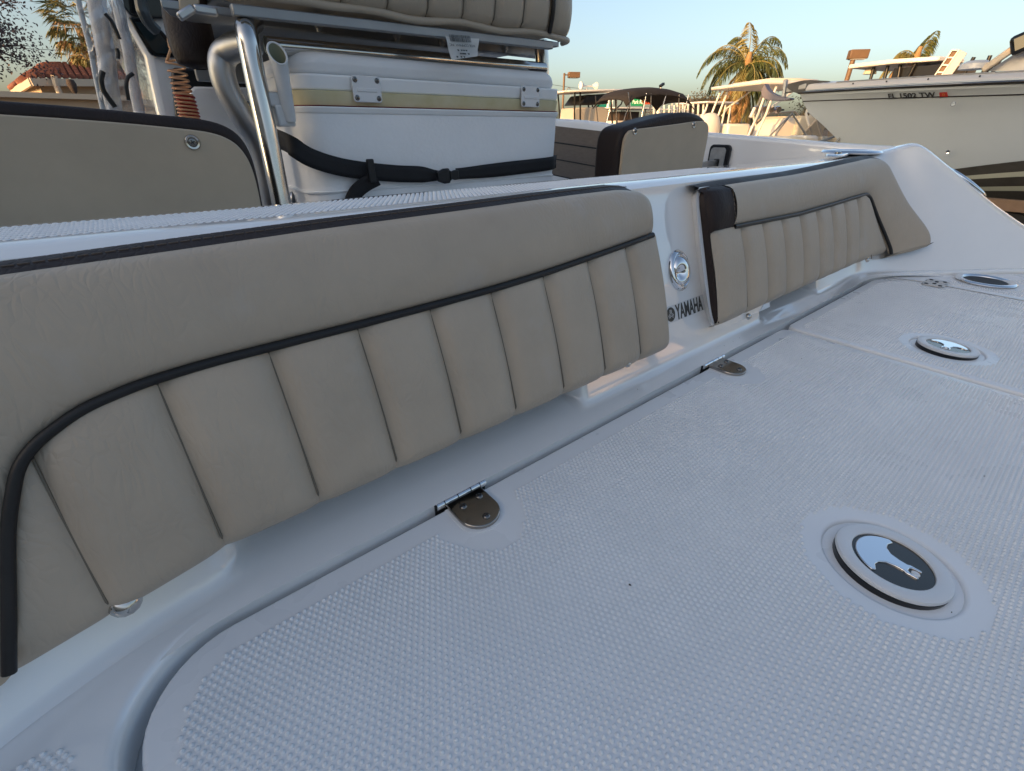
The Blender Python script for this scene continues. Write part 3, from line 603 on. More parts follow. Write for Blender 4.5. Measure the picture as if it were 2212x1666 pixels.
MB().grid(side_f, len(sd_), 6).build('end_boxing', brown, br, smooth=80)
# moulded white pad behind the right backrest, part of the boat
po = [(q.x, q.y) for q in cr([(.704, .219, 0), (.694, .208, 0), (.690, .18, 0), (.689, .12, 0), (.691, .05, 0), (.700, .006, 0), (.728, -.008, 0), (.86, -.008, 0)], 5)] + [(.90, .02), (.90, .219)]
MB().grid(lambda i, j: cpt(po[i][0] + (.90 - po[i][0]) * .05 * j * (1 if j < 3 else 1.1) + (-.004 if j == 0 else 0), po[i][1], [-.0120, -.016, -.032, -.062][j]), len(po) - 1, 4).build('cushion_pad', gel, boat, smooth=70)
MB().grid(lambda i, j: cpt(po[i][0] - .004 + (.90 - po[i][0]) * j, po[i][1], -.0120 - .001 * j), len(po) - 1, 2).build('cushion_pad', gel, boat, smooth=70)
for u, v in ((1616, 684), (1872, 562)):
    s = MB(); screw(s, PY(u, v, .338), (-.2, -.8, .4), .006, .005); s.build('mounting_screw', steel, br, smooth=80)
for x in (.412, .935, 1.212):                                     # moulded posts under the cushions
    pass
# ------------------------------------------------------------------ jump seat backs forward of the bulkhead
def cupscrew(par, p, n, r=.0095):
    s = MB(); M = look(p, n); s.lathe([(r, 0), (r, .0012), (r * .85, .0030), (r * .62, .0026), (r * .55, .001)], 20, M); o = s.build('cup_washer', steel, par, smooth=50)
    s = MB(); s.lathe([(r * .55, .0008), (r * .5, .002), (r * .2, .0028), (0, .0028)], 14, M); o2 = s.build('screw_head', screwm, par); s = MB(); crossm(s, Vector(p), n, r * .5, .0030); s.build('screw_slot', dark, par)
def jump(label, outline, y, tilt, name='jump_seat_back'):
    """outline in (x,z) at plane y; tan board faces aft, dark boxed cushion behind it"""
    cxz = Vector((sum(p[0] for p in outline) / len(outline), y, -.1)); t = thing(name, label, 'seat back', cxz, 'jump seat backs')
    return t
JY = .90
jl = jump('tan seat back board with dark edge behind the bulkhead on the left', [(0, 0)], JY, 0)
jl.location = (-.1, JY, 0)
tl = [(-.75, .366), (-.45, .374), (-.25, .373), (-.081, .364), (.02, .357), (.10, .349), (.140, .343), (.163, .333), (.176, .318), (.183, .295), (.184, .26), (.180, .20), (.176, .10), (.170, -.05), (-.75, -.05)]
def crz(p, n=5): return [(q.x, q.y) for q in cr([Vector((a, b, 0)) for a, b in p], n)]
tlc = crz(tl[:13], 4) + tl[13:]
VXZ = lambda y: basis((0, y, 0), (1, 0, 0), (0, 0, 1), (0, -1, 0))
MB().slab(tlc, 0, .010, VXZ(JY)).build('board', tanboard, jl, bev=.002, seg=2)
ol = [(x + (.008 if x > .1 else 0), z + .015) for x, z in tlc[:-2]] + [(.178, -.06), (-.75, -.06)]
MB().slab(ol, -.075, -.0015, VXZ(JY)).build('cushion', brown, jl, bev=.012, seg=4, smooth=60)
cupscrew(jl, (.112, JY - .010, .331), (0, -1, 0), .0105)
jr = jump('tan seat back board with dark padded edge, right of the cooler', [(0, 0)], JY, 0); jr.location = (1.3, JY, 0)
tr = [(1.117, -.05), (1.115, .10), (1.112, .25), (1.112, .300), (1.116, .325), (1.128, .339), (1.15, .345), (1.25, .352), (1.35, .359), (1.45, .3665), (1.495, .3655), (1.518, .352), (1.525, .325), (1.524, .25), (1.522, .10), (1.52, -.05)]
trc = tr[:1] + crz(tr[1:-1], 4) + tr[-1:]
MB().slab(trc, 0, .010, VXZ(JY)).build('board', tanboard, jr, bev=.002)
# padded dark cushion: crowned top seen over the board, thick inboard side
orr = [(1.108, -.06), (1.104, .10), (1.101, .25), (1.101, .305), (1.108, .333), (1.124, .349), (1.16, .358), (1.25, .373), (1.35, .3865), (1.42, .3895), (1.48, .382), (1.518, .368), (1.528, .345), (1.529, .25), (1.526, -.06)]
orc = orr[:1] + crz(orr[1:-1], 4) + orr[-1:]
MB().slab(orc, -.085, -.0015, VXZ(JY)).build('cushion', brown, jr, bev=.016, seg=4, smooth=60)
cupscrew(jr, PY(1371, 284, JY - .010), (0, -1, 0), .0085); cupscrew(jr, PY(1498, 270, JY - .010), (0, -1, 0), .0085)
# side bracket carrying the right seat back
MBK = basis((1.742, .955, .245), (0, -1, 0), (0, 0, 1), (-1, 0, 0))
MB().slab(rrect(-.040, -.075, .040, .052, .014), 0, .012, MBK).build('bracket_pad', blackp, jr, bev=.003)
plate('bracket', [rrect(-.030, -.065, .026, .043, .012), [(-.012, -.055), (.010, -.055), (.010, .006), (-.012, .006)]], .018, .006, .001, greyp, jr, M=MBK)
MB().slab([(-.012, -.055), (.010, -.055), (.010, .006), (-.012, .006)], .012, .0125, MBK).build('slot', dark, jr)
for a in (-.018, .015):
    s = MB(); screw(s, MBK @ Vector((a, .030, .018)), (-1, 0, 0), .0065, .002); s.build('screw', screwm, jr)
MB().bar((1.526, .955, .225), (1.735, .957, .232), .035, .008, up=(0, 1, .2)).build('arm', alu, jr, bev=.001)
# ------------------------------------------------------------------ leaning post
lp = thing('leaning_post', 'leaning post with tan pleated cushion on polished metal tubes above the cooler', 'leaning post', (.64, 1.2, -.39))
YL = 1.02; alud2 = mat('satin_tube', (.42, .43, .44), .42, 1.0, rvar=.08, vscale=15)
MB().tube(cr([PY(612, 455, .985) + (PY(612, 455, .985) - PY(556, 190, 1.01)) * 2.2, PY(612, 455, .985), PY(585, 325, .998), PY(556, 190, 1.01), PY(541, 115, 1.017), PY(534, 80, 1.022), PY(532, 62, 1.035), PY(540, 52, 1.08), PY(548, 48, 1.14)], 8), .0172, 24).build('post', steel, lp, smooth=60)
MB().tube(cr([PY(600, 500, 1.18), PY(566, 330, 1.16), PY(525, 255, 1.15), PY(492, 195, 1.15), PY(479, 150, 1.15), PY(482, 122, 1.15), PY(503, 104, 1.13), PY(545, 92, 1.08)], 8), .0225, 20).build('side_tube', alud2, lp, smooth=60)
MB().tube([PY(575, 98, 1.09), Vector((1.05, 1.155, .495))], .0145, 20).build('cross_bar', steel, lp, smooth=60)
MB().tube([PY(580, 300, 1.30) + Vector((0, 0, -.30)), PY(600, 435, 1.25), PY(640, 432, 1.22)], .02, 14).build('foot_rail', alu, lp, smooth=60)
MB().tube(cr([Vector((1.056, 1.165, -.38)), Vector((1.056, 1.165, .2)), Vector((1.056, 1.165, .47)), Vector((1.05, 1.17, .56))], 6), .0190, 20).build('post', steel, lp, smooth=60)
MB().tube(cr([Vector((1.05, 1.18, .49)), Vector((1.05, 1.26, .50)), Vector((1.05, 1.40, .50)), Vector((1.05, 1.47, .40)), Vector((1.05, 1.50, -.38))], 6), .018, 14).build('side_tube', alu, lp, smooth=60)
# seat pan with folded aluminium rim
MB().box((.70, 1.46, .562), (.90, .52, .012)).build('seat_pan', alud, lp, bev=.002)
MB().bar(PY(500, 22, 1.03), PY(1190, 99, 1.03), .018, .016, up=(0, 0, 1)).build('pan_rim', alud, lp, bev=.002)
MB().box((.70, 1.26, .545), (.86, .03, .026)).build('pan_rib', alud, lp, bev=.003); MB().box((.70, 1.70, .510), (.86, .02, .10)).build('pan_front', alud, lp, bev=.003)
for u, v in ((858, 84), (955, 100), (1090, 118), (690, 72)):
    p = PY(u, v, 1.16); s = MB(); s.lathe([(.020, .004), (.020, .0), (.008, -.002), (.008, -.012), (.0055, -.013), (.0055, -.020), (0, -.020)], 14, Matrix.Translation((p.x, p.y, .540))); s.build('bolt', alud, lp)
# backrest cushion above the pan (aft face with vertical pleats)
YB = 1.015
def bz(x): return .5335 + .012 * (x - .3) + .006 * math.exp(-((x - .36) / .05) ** 2)
pl = [.330, .4255, .5155, .602, .686, .768, .850, .930]
def lpp(xa, xb, nm, endr=False):
    def f(i, j):
        u = i / 8; x = xa + (xb - xa) * u; e = abs(2 * u - 1); puff = .008 * (1 - e ** 5) - .003 * e ** 12; t = j / 12
        z = bz(x) + .006 + .13 * t; y = YB - .012 * math.sin(math.pi * min(t * 1.2, 1)) - puff + .10 * max(0, t - .55) ** 2
        if t == 0: y += .010
        if endr: y += .09 * u ** 3.2
        return Vector((x, y, z))
    o = MB().grid(f, 9, 13).build(nm, tan2, lp, smooth=60); md = o.modifiers.new('sub', 'SUBSURF'); md.levels = 1; md.render_levels = 1
lpp(.255, .330, 'end_panel')
for a, b in zip(pl[:-1], pl[1:]): lpp(a, b, 'pleat_panel')
lpp(.938, 1.058, 'end_panel', True)
for x in pl[1:-1]: MB().tube([(x, YB - .009 + .012 * (k == 0) - .012 * math.sin(math.pi * min(k / 8 * .7, 1)) + .008, bz(x) + .008 + .1 * k / 8) for k in range(9)], .0012, 6).build('seam_thread', seam, lp)
for x in (.333, .934): MB().tube([(x, YB - .0045 - .012 * math.sin(math.pi * min(k / 8 * .9, 1)), bz(x) + .007 + .1 * k / 8) for k in range(9)], .0055, 10).build('piping', pipe, lp)
MB().tube(cr([Vector((x, YB + .001 + .085 * max(0, (x - .96) / .10) ** 3, bz(x) + .003 + .003 * math.sin(x * 30))) for x in np.linspace(.235, 1.055, 26)], 3), .0065, 10).build('welt', tan2, lp, smooth=60)
MB().box((.65, 1.16, .62), (.78, .20, .13)).build('cushion_core', tan2, lp, bev=.03, seg=3)
# aluminium bracket and dark arm at the left end
MB().slab([(-.062, -.030), (.075, -.030), (.075, .06), (-.01, .07), (-.045, .03)], 0, .012, basis(PY(440, 36, 1.10), (1, 0, 0), (0, 1, 0), (0, 0, 1))).build('bracket', alud, lp, bev=.002)
MB().slab([(PY(u, v, 1.07).x, PY(u, v, 1.07).z) for u, v in ((384, -30), (388, 33), (417, 14), (430, 12), (430, -30))], 0, .01, VXZ(1.075)).build('bracket_upright', tanboard, lp, bev=.002)
MB().bar(PY(386, 38, 1.06), PY(418, 18, 1.06), .014, .012).build('bracket_rim', alu, lp, bev=.003); MB().bar(PY(418, 19, 1.06), PY(470, 27, 1.06), .014, .012).build('bracket_rim', alu, lp, bev=.003)
def arm(i, j):
    path = cr([PY(388, -60, 1.25), PY(395, 20, 1.24), PY(405, 70, 1.23), PY(415, 112, 1.22), PY(428, 150, 1.22)], 4); p = path[i]; wd = .034 + .006 * math.sin(math.pi * i / (len(path) - 1)); a = 2 * math.pi * j / 14
    k = 1.0 if 0 < i < len(path) - 1 else .4
    return p + Vector((math.cos(a) * wd * k, math.sin(a) * .03 * k, 0)) + Vector((.004, 0, 0))
MB().grid(arm, 17, 15).build('arm_rest', brown, lp, smooth=80)
# clamp-on rod holder beside the left post
ra, rb = PY(628, 262, 1.0), PY(594, 92, .985); axr = (rb - ra).normalized(); e1 = axr.cross(Vector((0, 1, 0))).normalized(); e2 = axr.cross(e1).normalized()
def rhf(r0, r1, inset):
    def f(i, j):
        t = i / 6; a = 2 * math.pi * j / 24; rr = r0 + (r1 - r0) * t; dv = e1 * math.cos(a) + e2 * math.sin(a); p = ra.lerp(rb, t) + dv * (rr - inset)
        return p - axr * (max(0, t - .6) / .4) * (.030 * (.5 - .5 * dv.dot(Vector((0, 1, 0))) * 1.0))
    return f
MB().grid(rhf(.0095, .0150, 0), 7, 25).build('rod_holder', plastic, lp, smooth=80)
MB().grid(rhf(.0095, .0150, .0022), 7, 25).build('rod_holder_bore', mat('old_foam', (.17, .18, .12), .8), lp, smooth=80)
oo, ii = rhf(.0095, .0150, 0), rhf(.0095, .0150, .0022)
MB().tube([oo(6, j).lerp(ii(6, j), .5) for j in range(24)], .0018, 8, closed=True).build('rod_holder_rim', plastic, lp, smooth=80)
MB().box(PY(612, 250, 1.0) + Vector((.004, .012, 0)), (.030, .03, .035)).build('clamp', plastic, lp, bev=.004)
MB().box(PY(600, 215, 1.0) + Vector((-.008, .012, 0)), (.034, .025, .022)).build('clamp', plastic, lp, bev=.004)
# printed tag hanging from the seat
tagm = mat('paper_tag', (.50, .51, .50), .35, var=.06, vscale=40)
T0, T1, T2, T3 = PY(962, 79, 1.006), PY(1034, 84, 1.006), PY(1030, 122, 1.0), PY(975, 130, .998)
tg = MB().grid(lambda i, j: T0.lerp(T1, i / 8).lerp(T3.lerp(T2, i / 8), j / 6) + Vector((0, -.002 * math.sin(i * .9) - .001 * math.sin(j * 1.3), 0)), 9, 7).build('printed_tag', tagm, lp, smooth=80)
MT = basis(T0.lerp(T2, .5) + Vector((0, -.005, 0)), (T0 - T1).normalized() * 1.0, (T0 - T3).normalized() * -1.0, Vector((0, -1, 0)))
bars = MB(); xx = .028
rr_ = random.Random(2)
while xx > -.026: wd = rr_.choice((.0006, .0011, .0018)); bars.slab([(xx, -.020), (xx - wd, -.020), (xx - wd, -.008), (xx, -.008)], 0, .0003, MT); xx -= wd + rr_.choice((.0007, .0012))
bars.build('barcode', blackink, lp)
text('tag_print', 'WISE COMPANY, INC', .0068, blackink, MT @ Matrix.Translation((0, -.002, .0002)), lp, ex=.0001)
sm = MB()
for q in range(14): x_, y_ = rr_.uniform(-.024, .02), rr_.choice((.006, .012, .018)); sm.slab([(x_, y_), (x_ + rr_.uniform(.002, .006), y_), (x_ + .003, y_ + .0028), (x_, y_ + .0024)], 0, .0003, MT)
sm.build('smudged_print', blackink, lp)
# ------------------------------------------------------------------ cooler
coolm2 = mat('cooler_grained', (0.82, 0.83, 0.84), 0.45, var=0.025, vscale=9, bump=0.55, bscale=110, bdist=0.0016, stretch=(1, 1, 1.6))
co = thing('cooler', 'white lidded cooler strapped under the leaning post', 'cooler', (.66, 1.25, -.10))
def cbody(z0, z1, x0, x1, x2, x3, y0, y1, rad, name, m, bev=.008, ex=0):
    """tapered box with rounded corners: lower rect x0..x1, upper rect x2..x3"""
    rs = [.030, rad, rad, rad]; a = rrect(x0, y0, x1 + .026, y1, rs, 8); b = rrect(x2, y0 - .006, x3 + .026, y1, rs, 8); n = len(a)
    vv = [(p[0], p[1], z0) for p in a] + [(p[0], p[1], z1) for p in b]
    ff = [tuple(range(n))[::-1], tuple(range(n, 2 * n))] + [(i, (i + 1) % n, n + (i + 1) % n, n + i) for i in range(n)]
    return MB().add(vv, ff).build(name, m, co, bev=bev, seg=4, smooth=50)
CYF = 1.05
body = cbody(-.09, .387, .335, .985, .318, 1.004, CYF + .012, 1.44, .055, 'body', coolm2, .006)
cbody(.374, .3865, .3175, 1.0045, .3172, 1.0048, CYF + .0045, 1.446, .056, 'body_rim', coolm, .003)
cbody(.3875, .413, .321, 1.001, .321, 1.001, CYF + .0075, 1.445, .055, 'gasket', yellow, .001)
cbody(.3868, .3885, .320, 1.002, .320, 1.002, CYF + .006, 1.446, .055, 'gasket_line', red, .0004)
cbody(.4135, .440, .318, 1.003, .321, .999, CYF + .006, 1.446, .056, 'lid', coolm, .004)
cbody(.4395, .477, .3225, .9975, .334, .975, CYF + .012, 1.44, .06, 'lid_top', coolm2, .018)
cbody(.225, .231, .318, .9975, .318, .998, CYF + .0085, 1.44, .055, 'bead', coolm, .002)
for hx, hz in ((.466, .417), (.909, .418)):
    hb = MB().slab(rrect(hx - .031, hz - .022, hx + .031, hz + .024, .006), 0, .0035, VXZ(CYF - .001)).build('lid_hinge', wplastic, co, bev=.0015)
    MB().slab(rrect(hx - .022, hz - .004, hx + .022, hz + .003, .002), 0, .0048, VXZ(CYF - .001)).build('hinge_rib', wplastic, hb, bev=.0012)
    for a in (-.0235, .0235):
        for b in (-.0145, .0165):
            s = MB(); screw(s, (hx + a, CYF - .0045, hz + b), (0, -1, 0), .0052, .0018); s.build('screw', screwm, hb); s = MB(); crossm(s, (hx + a, CYF - .0045, hz + b), (0, -1, 0), .0052, .0018, 45); s.build('screw_slot', dark, hb)
MB().box((.66, 1.25, -.245), (.66, .38, .29)).build('cooler_stand', gel, lp, bev=.01)
# webbing strap round the cooler with buckle and hanging tail
st_ = thing('cargo_strap', 'black webbing strap with plastic buckle buckled across the cooler', 'strap', (.64, 1.0, .25))
def ribbon(name, pts, wd, par, m=web, th=.002):
    q = cr(pts, 8); L = len(q)
    def f(i, j):
        p, ww = q[i], wd if not callable(wd) else wd(i / (L - 1)); up_ = Vector((0, 0, 1)); t = (q[min(i + 1, L - 1)] - q[max(i - 1, 0)]).normalized(); nn_ = t.cross(up_).normalized(); s_ = nn_.cross(t)
        return p + s_ * (ww * (j / 3 - .5))
    o = MB().grid(f, L, 4).build(name, m, par, smooth=60); md = o.modifiers.new('th', 'SOLIDIFY'); md.thickness = th; md.offset = 0; return o
sw = lambda t: .035 - .012 * sstep(.86, 1.0, t)
ribbon('webbing', [PY(600, 300, 1.09), PY(625, 312, 1.035), PY(665, 338, 1.03), PY(715, 356, 1.036), PY(770, 367, 1.042), PY(850, 375, 1.045), PY(905, 377, 1.044), PY(948, 380, 1.04)], sw, st_)
ribbon('webbing', [PY(985, 376, 1.04), PY(1040, 371, 1.046), PY(1120, 362, 1.050), PY(1185, 354, 1.052), Vector((1.030, 1.072, .263)), Vector((1.034, 1.10, .262)), Vector((1.03, 1.30, .26))], lambda t: .025 + .009 * sstep(0, .3, t), st_)
ribbon('webbing', [PY(815, 385, 1.034), PY(790, 398, 1.038), PY(770, 415, 1.042), PY(758, 440, 1.046), PY(752, 470, 1.046)], .030, st_)
tl_ = PY(800, 368, 1.032); MB().slab(rrect(-.008, -.024, .008, .022, .003), 0, .008, basis(tl_, (1, 0, 0), (0, 0, 1), (0, -1, 0))).build('strap_keeper', blackp, st_, bev=.002)
bk = PY(965, 379, 1.034); MK = basis(bk, (.995, 0, .05), (-.05, 0, .995), (0, -1, 0))
MB().slab([(-.030, -.010), (-.012, -.017), (.004, -.017), (.004, .016), (-.012, .016), (-.030, .010)], 0, .010, MK).build('buckle', blackp, st_, bev=.003)
MB().slab([(.005, -.0135), (.010, -.009), (.018, -.012), (.030, -.012), (.030, .010), (.018, .010), (.010, .008), (.005, .012)], .001, .009, MK).build('buckle_prongs', blackp, st_, bev=.0025)
# ------------------------------------------------------------------ console
cn = thing('console', 'white center console with black dash panels behind the leaning post', 'console', (.7, 2.2, -.39))
YC = 1.80
console_white = gel  # plain white gelcoat
def poly(pts, y): return [(PY(u, v, y).x, PY(u, v, y).z) for u, v in pts]
cpts = poly([(338, 241), (312, 121), (285, 70), (262, 40), (240, 0)], YC); cpts = [(cpts[0][0] - .01, -.39), (1.02, -.39), (1.02, .95), (cpts[-1][0] + .06, .95)] + cpts[::-1]
MB().slab(cpts, -.80, 0, VXZ(YC)).build('body', gel, cn, bev=.02, seg=4, smooth=60)
MB().slab(poly([(254, 0), (281, 32), (326, 40), (368, 40), (560, 60), (560, -80), (225, -80)], YC - .02), 0, .02, VXZ(YC)).build('dash_panel', blackg, cn, bev=.004)
MB().slab(poly([(277, 36), (321, 111), (327, 118), (336, 122), (372, 124), (402, 127), (398, 118), (326, 40)], YC - .02), 0, .018, VXZ(YC)).build('dash_screen', blackg, cn, bev=.003)
MB().slab(poly([(292, 46), (330, 108), (340, 114), (380, 117), (330, 50)], YC - .03), 0, .002, VXZ(YC - .0185)).build('screen_glass', mat('screen_glass', (.012, .022, .026), .10), cn)
MB().slab(poly([(371, 150), (378, 146), (560, 152), (640, 154), (640, 440), (390, 440), (385, 300), (371, 170)], YC - .02), 0, .02, VXZ(YC)).build('door_frame', blackp, cn, bev=.006)
dr = MB().slab(crz([(a, b) for a, b in poly([(408, 205), (411, 194), (420, 187), (600, 190), (600, 395), (423, 378)], YC - .03)], 1), .0, .014, VXZ(YC - .021)).build('door', gel, cn, bev=.008, seg=3)
MB().lathe([(.030, 0), (.030, .006), (.024, .010), (.018, .008), (.015, .002)], 28, look(PY(545, 243, YC - .04), (0, -1, 0))).build('door_latch', steel, cn, smooth=60)
MB().slab(circ(0, 0, .0155), .001, .003, look(PY(545, 243, YC - .04), (0, -1, 0))).build('latch_recess', dark, cn)
thr = MB(); thr.tube(cr([PY(300, -30, 1.70), PY(306, 15, 1.70), PY(312, 32, 1.70), PY(322, 50, 1.71), PY(338, 66, 1.72)], 5), [.014] * 21, 10); thr.build('throttle_lever', mat('throttle_grey', (.05, .06, .065), .3), cn)
# coiled engine-stop lanyard hanging from the dash
ly = thing('coiled_lanyard', 'coiled orange engine stop lanyard hanging from the console dash', 'lanyard', (.2, 1.6, .35))
cordm = mat('orange_cord', (.66, .32, .17), .45, col2=(.74, .46, .24), vscale=6); cordr = mat('red_cord', (.42, .04, .035), .4)
la, lb = PY(374, 118, 1.56), PY(410, 262, 1.56); coil = []; nturn = 13
for k in range(nturn * 14 + 1):
    t = k / (nturn * 14); tt = t ** .66; p = la.lerp(lb, tt); a = 2 * math.pi * nturn * t; rad = .0215 - .003 * (1 - t); coil.append(p + Vector((rad * math.cos(a), rad * math.sin(a), 0)))
MB().tube(coil, .0024, 7).build('coil', cordm, ly, smooth=80)
coil2 = [q + Vector((.004, .006, -.004)) for q in coil[len(coil) * 2 // 5:]]
MB().tube(coil2, .0022, 6).build('red_coil', cordr, ly, smooth=80)
MB().tube(cr([PY(364, 84, 1.56), PY(366, 95, 1.56), PY(370, 105, 1.56), coil[0]], 5), .0035, 7).build('cord_end', cordm, ly)
MB().tube(cr([PY(370, 102, 1.555), PY(366, 115, 1.555), coil[6]], 5), .003, 7).build('cord_end', cordm, ly)
# ------------------------------------------------------------------ T-top legs wrapped in film
tt_ = bpy.data.objects.new('t_top_frame', None); C.objects.link(tt_); adopt(tt_, boat)
YT = 1.50
def leg(u0, v0, u1, v1, r, m, nm, y=YT, flat=1): return MB().tube(cr([PY(u0, v0, y) + (PY(u0, v0, y) - PY(u1, v1, y)) * 1.4, PY(u0, v0, y), PY((u0 + u1) / 2 + 3, (v0 + v1) / 2, y), PY(u1, v1, y), PY(u1, v1, y) + (PY(u1, v1, y) - PY(u0, v0, y)) * 3.0], 5), r, 18, flat=flat).build(nm, m, tt_, smooth=70)
wp = mat('powder_coat_white', (.62, .63, .65), .35, var=.04)
leg(206, -10, 245, 240, .0165, wp, 'leg_tube'); leg(250, -10, 300, 240, .0120, wp, 'leg_tube', 1.66); leg(166, -10, 222, 235, .0050, plastic, 'film_edge', 1.47)
film_ = bpy.data.materials.new('clear_film'); film_.use_nodes = True; fn_ = film_.node_tree.nodes; fl_ = film_.node_tree.links; fn_.remove(fn_['Principled BSDF'])
tr_ = fn_.new('ShaderNodeBsdfTransparent'); gl_ = fn_.new('ShaderNodeBsdfGlossy'); gl_.inputs['Roughness'].default_value = .07; df_ = fn_.new('ShaderNodeBsdfDiffuse'); df_.inputs['Color'].default_value = (.55, .57, .60, 1)
m1 = fn_.new('ShaderNodeMixShader'); m2 = fn_.new('ShaderNodeMixShader'); fr_ = fn_.new('ShaderNodeFresnel'); fr_.inputs['IOR'].default_value = 1.5; m1.inputs[0].default_value = .22
fl_.new(tr_.outputs[0], m1.inputs[1]); fl_.new(df_.outputs[0], m1.inputs[2]); ad_ = fn_.new('ShaderNodeMath'); ad_.operation = 'MULTIPLY_ADD'; ad_.inputs[1].default_value = 1.4; ad_.inputs[2].default_value = .06; fl_.new(fr_.outputs[0], ad_.inputs[0])
fl_.new(ad_.outputs[0], m2.inputs[0]); fl_.new(m1.outputs[0], m2.inputs[1]); fl_.new(gl_.outputs[0], m2.inputs[2]); fl_.new(m2.outputs[0], fn_['Material Output'].inputs[0])
fz = fn_.new('ShaderNodeTexNoise'); fz.inputs['Scale'].default_value = 22; fz.inputs['Detail'].default_value = 4; ft = fn_.new('ShaderNodeTexCoord'); fm = fn_.new('ShaderNodeMapping'); fm.inputs['Scale'].default_value = (1, 1, .35); fl_.new(ft.outputs['Object'], fm.inputs[0]); fl_.new(fm.outputs[0], fz.inputs['Vector'])
fb = fn_.new('ShaderNodeBump'); fb.inputs['Strength'].default_value = .9; fb.inputs['Distance'].default_value = .03; fl_.new(fz.outputs['Fac'], fb.inputs['Height'])
for q in (gl_, df_): fl_.new(fb.outputs[0], q.inputs['Normal'])
def filmf(i, j):
    t = i / 30; v = -15 + 255 * t; uu = [163 + 58 * t, 182 + 52 * t, 206 + 42 * t, 228 + 50 * t, 244 + 62 * t, 258 + 76 * t][j]; yy = [1.47, 1.455, 1.462, 1.50, 1.53, 1.60][j] + .008 * math.sin(i * 1.1 + j * 2)
    return PY(uu + 3 * math.sin(i * .7 + j), v, yy)
o = MB().grid(filmf, 31, 6).build('plastic_film', film_, tt_, smooth=180); md = o.modifiers.new('sub', 'SUBSURF'); md.levels = 2; md.render_levels = 2
for pts in ([(227, 30), (240, 45), (250, 65), (258, 85)], [(252, 105), (255, 114), (255, 127)], [(288, 159), (276, 168), (273, 185), (275, 202), (278, 217)], [(222, 154), (218, 172), (222, 192), (230, 206), (240, 220), (249, 232)]):
    MB().tube(cr([PY(u, v, 1.452) for u, v in pts], 5), .0062 if pts[-1][1] < 225 else .0085, 8, flat=.6).build('black_tie', blackp, tt_, smooth=70)
# ------------------------------------------------------------------ background materials
bwhite = mat('boat_white', (.72, .70, .66), .30, var=.03, vscale=1.5)
bcream = mat('boat_cream', (.70, .63, .50), .35, var=.04, vscale=2)
hullgrey = mat('hull_pale_grey_green', (.36, .41, .46), .14, var=.025, vscale=1.2)
hullwhite2 = mat('topsides_white', (.52, .50, .48), .3, var=.03, vscale=2)
bottomp = mat('bottom_paint_charcoal', (.060, .060, .060), .75, var=.2, vscale=5)
bootw = mat('boot_stripe', (.42, .45, .40), .4)
rubber = mat('rub_rail_black', (.015, .015, .016), .4)
canvas = mat('black_canvas', (.018, .016, .017), .85, var=.2, vscale=4, bump=.3, bscale=12, bdist=.02)
glassw = mat('tinted_windshield', (.10, .09, .08), .08, alpha=.55)
engine = mat('engine_grey', (.36, .36, .37), .3, var=.04); enginew = mat('engine_white', (.66, .64, .60), .3)
pgreen = mat('palm_green', (.050, .075, .022), .5, col2=(.10, .105, .03), vscale=.9); pdry = mat('palm_dry', (.26, .15, .06), .75, col2=(.34, .22, .10), vscale=1.4)
pgold = mat('palm_golden_green', (.15, .135, .035), .55, col2=(.24, .20, .07), vscale=1.2)
bark = mat('palm_bark', (.22, .15, .10), .85, var=.3, vscale=3); barkd = mat('tree_bark', (.055, .042, .038), .9)
leafp = mat('purple_brown_leaf', (.060, .036, .038), .6, col2=(.10, .068, .06), vscale=2); leafg = mat('shrub_leaf', (.055, .060, .025), .6, col2=(.12, .085, .04), vscale=2)
stucco = mat('beige_stucco', (.46, .36, .26), .9, var=.05, vscale=2, bump=.2, bscale=30); tilem = mat('red_roof_tile', (.20, .075, .05), .8, col2=(.27, .11, .075), vscale=3)
trimm = mat('cream_trim', (.55, .46, .35), .7); lampm = mat('bronze_lamp', (.16, .095, .05), .5, var=.1); greysteel = mat('grey_steel', (.35, .35, .34), .5, .6)
sgreen = mat('sign_green', (.0, .16, .065), .4); steal = mat('sign_teal', (.0, .12, .10), .4); swhite = mat('sign_white', (.8, .8, .78), .5); redplate = mat('signal_red_brown', (.33, .055, .02), .45)
wirem = mat('wire', (.05, .05, .05), .7)
def fwd(h): return Vector((math.sin(R(h)), math.cos(R(h)), 0))
def hullmesh(L, B, zk, zs, zbow, tip=1.25, n=20, drop=0.0, flare=1.0):
    """boat shell: x aft(0) to bow(L), y half-beam, keel zk, sheer zs rising to zbow; returns grid function and section count"""
    def half(t): return B / 2 * (1 - max(0, (t - .35) / .65) ** 2.3)
    def f(i, j):
        t = i / (n - 1); b = half(t); sh = zs + (zbow - zs) * max(0, t) ** 1.8; rise = max(0, (t - .55) / .45) ** 2.2
        kz = zk + (sh - .12 - zk) * rise * .9; cz = zk + .38 * (zs - zk) + (sh - zk) * .40 * rise
        cz = min(cz, sh - .05); bx = L * t
        prof = [(b, sh), (b * (1 - .05 * flare) , sh - .06), (b * (1 - .16 * flare), cz + (sh - cz) * .45), (b * (1 - .25 * flare), cz + .01), (b * (1 - .28 * flare), cz), (b * .5, (cz + kz) / 2 - .04), (0, kz)]
        k = prof[j] if j < 7 else (-prof[12 - j][0], prof[12 - j][1]); x = bx + (k[1] - kz) / max(sh - kz, .01) * .55 * max(0, (t - .6) / .4) ** 1.5 * tip
        return Vector((x, k[0], k[1]))
    return f, n
def ptube(pts, r, nm, m, root, n=8): return MB().tube([Vector(p) for p in pts], r, n).build(nm, m, root, local=True, smooth=70)
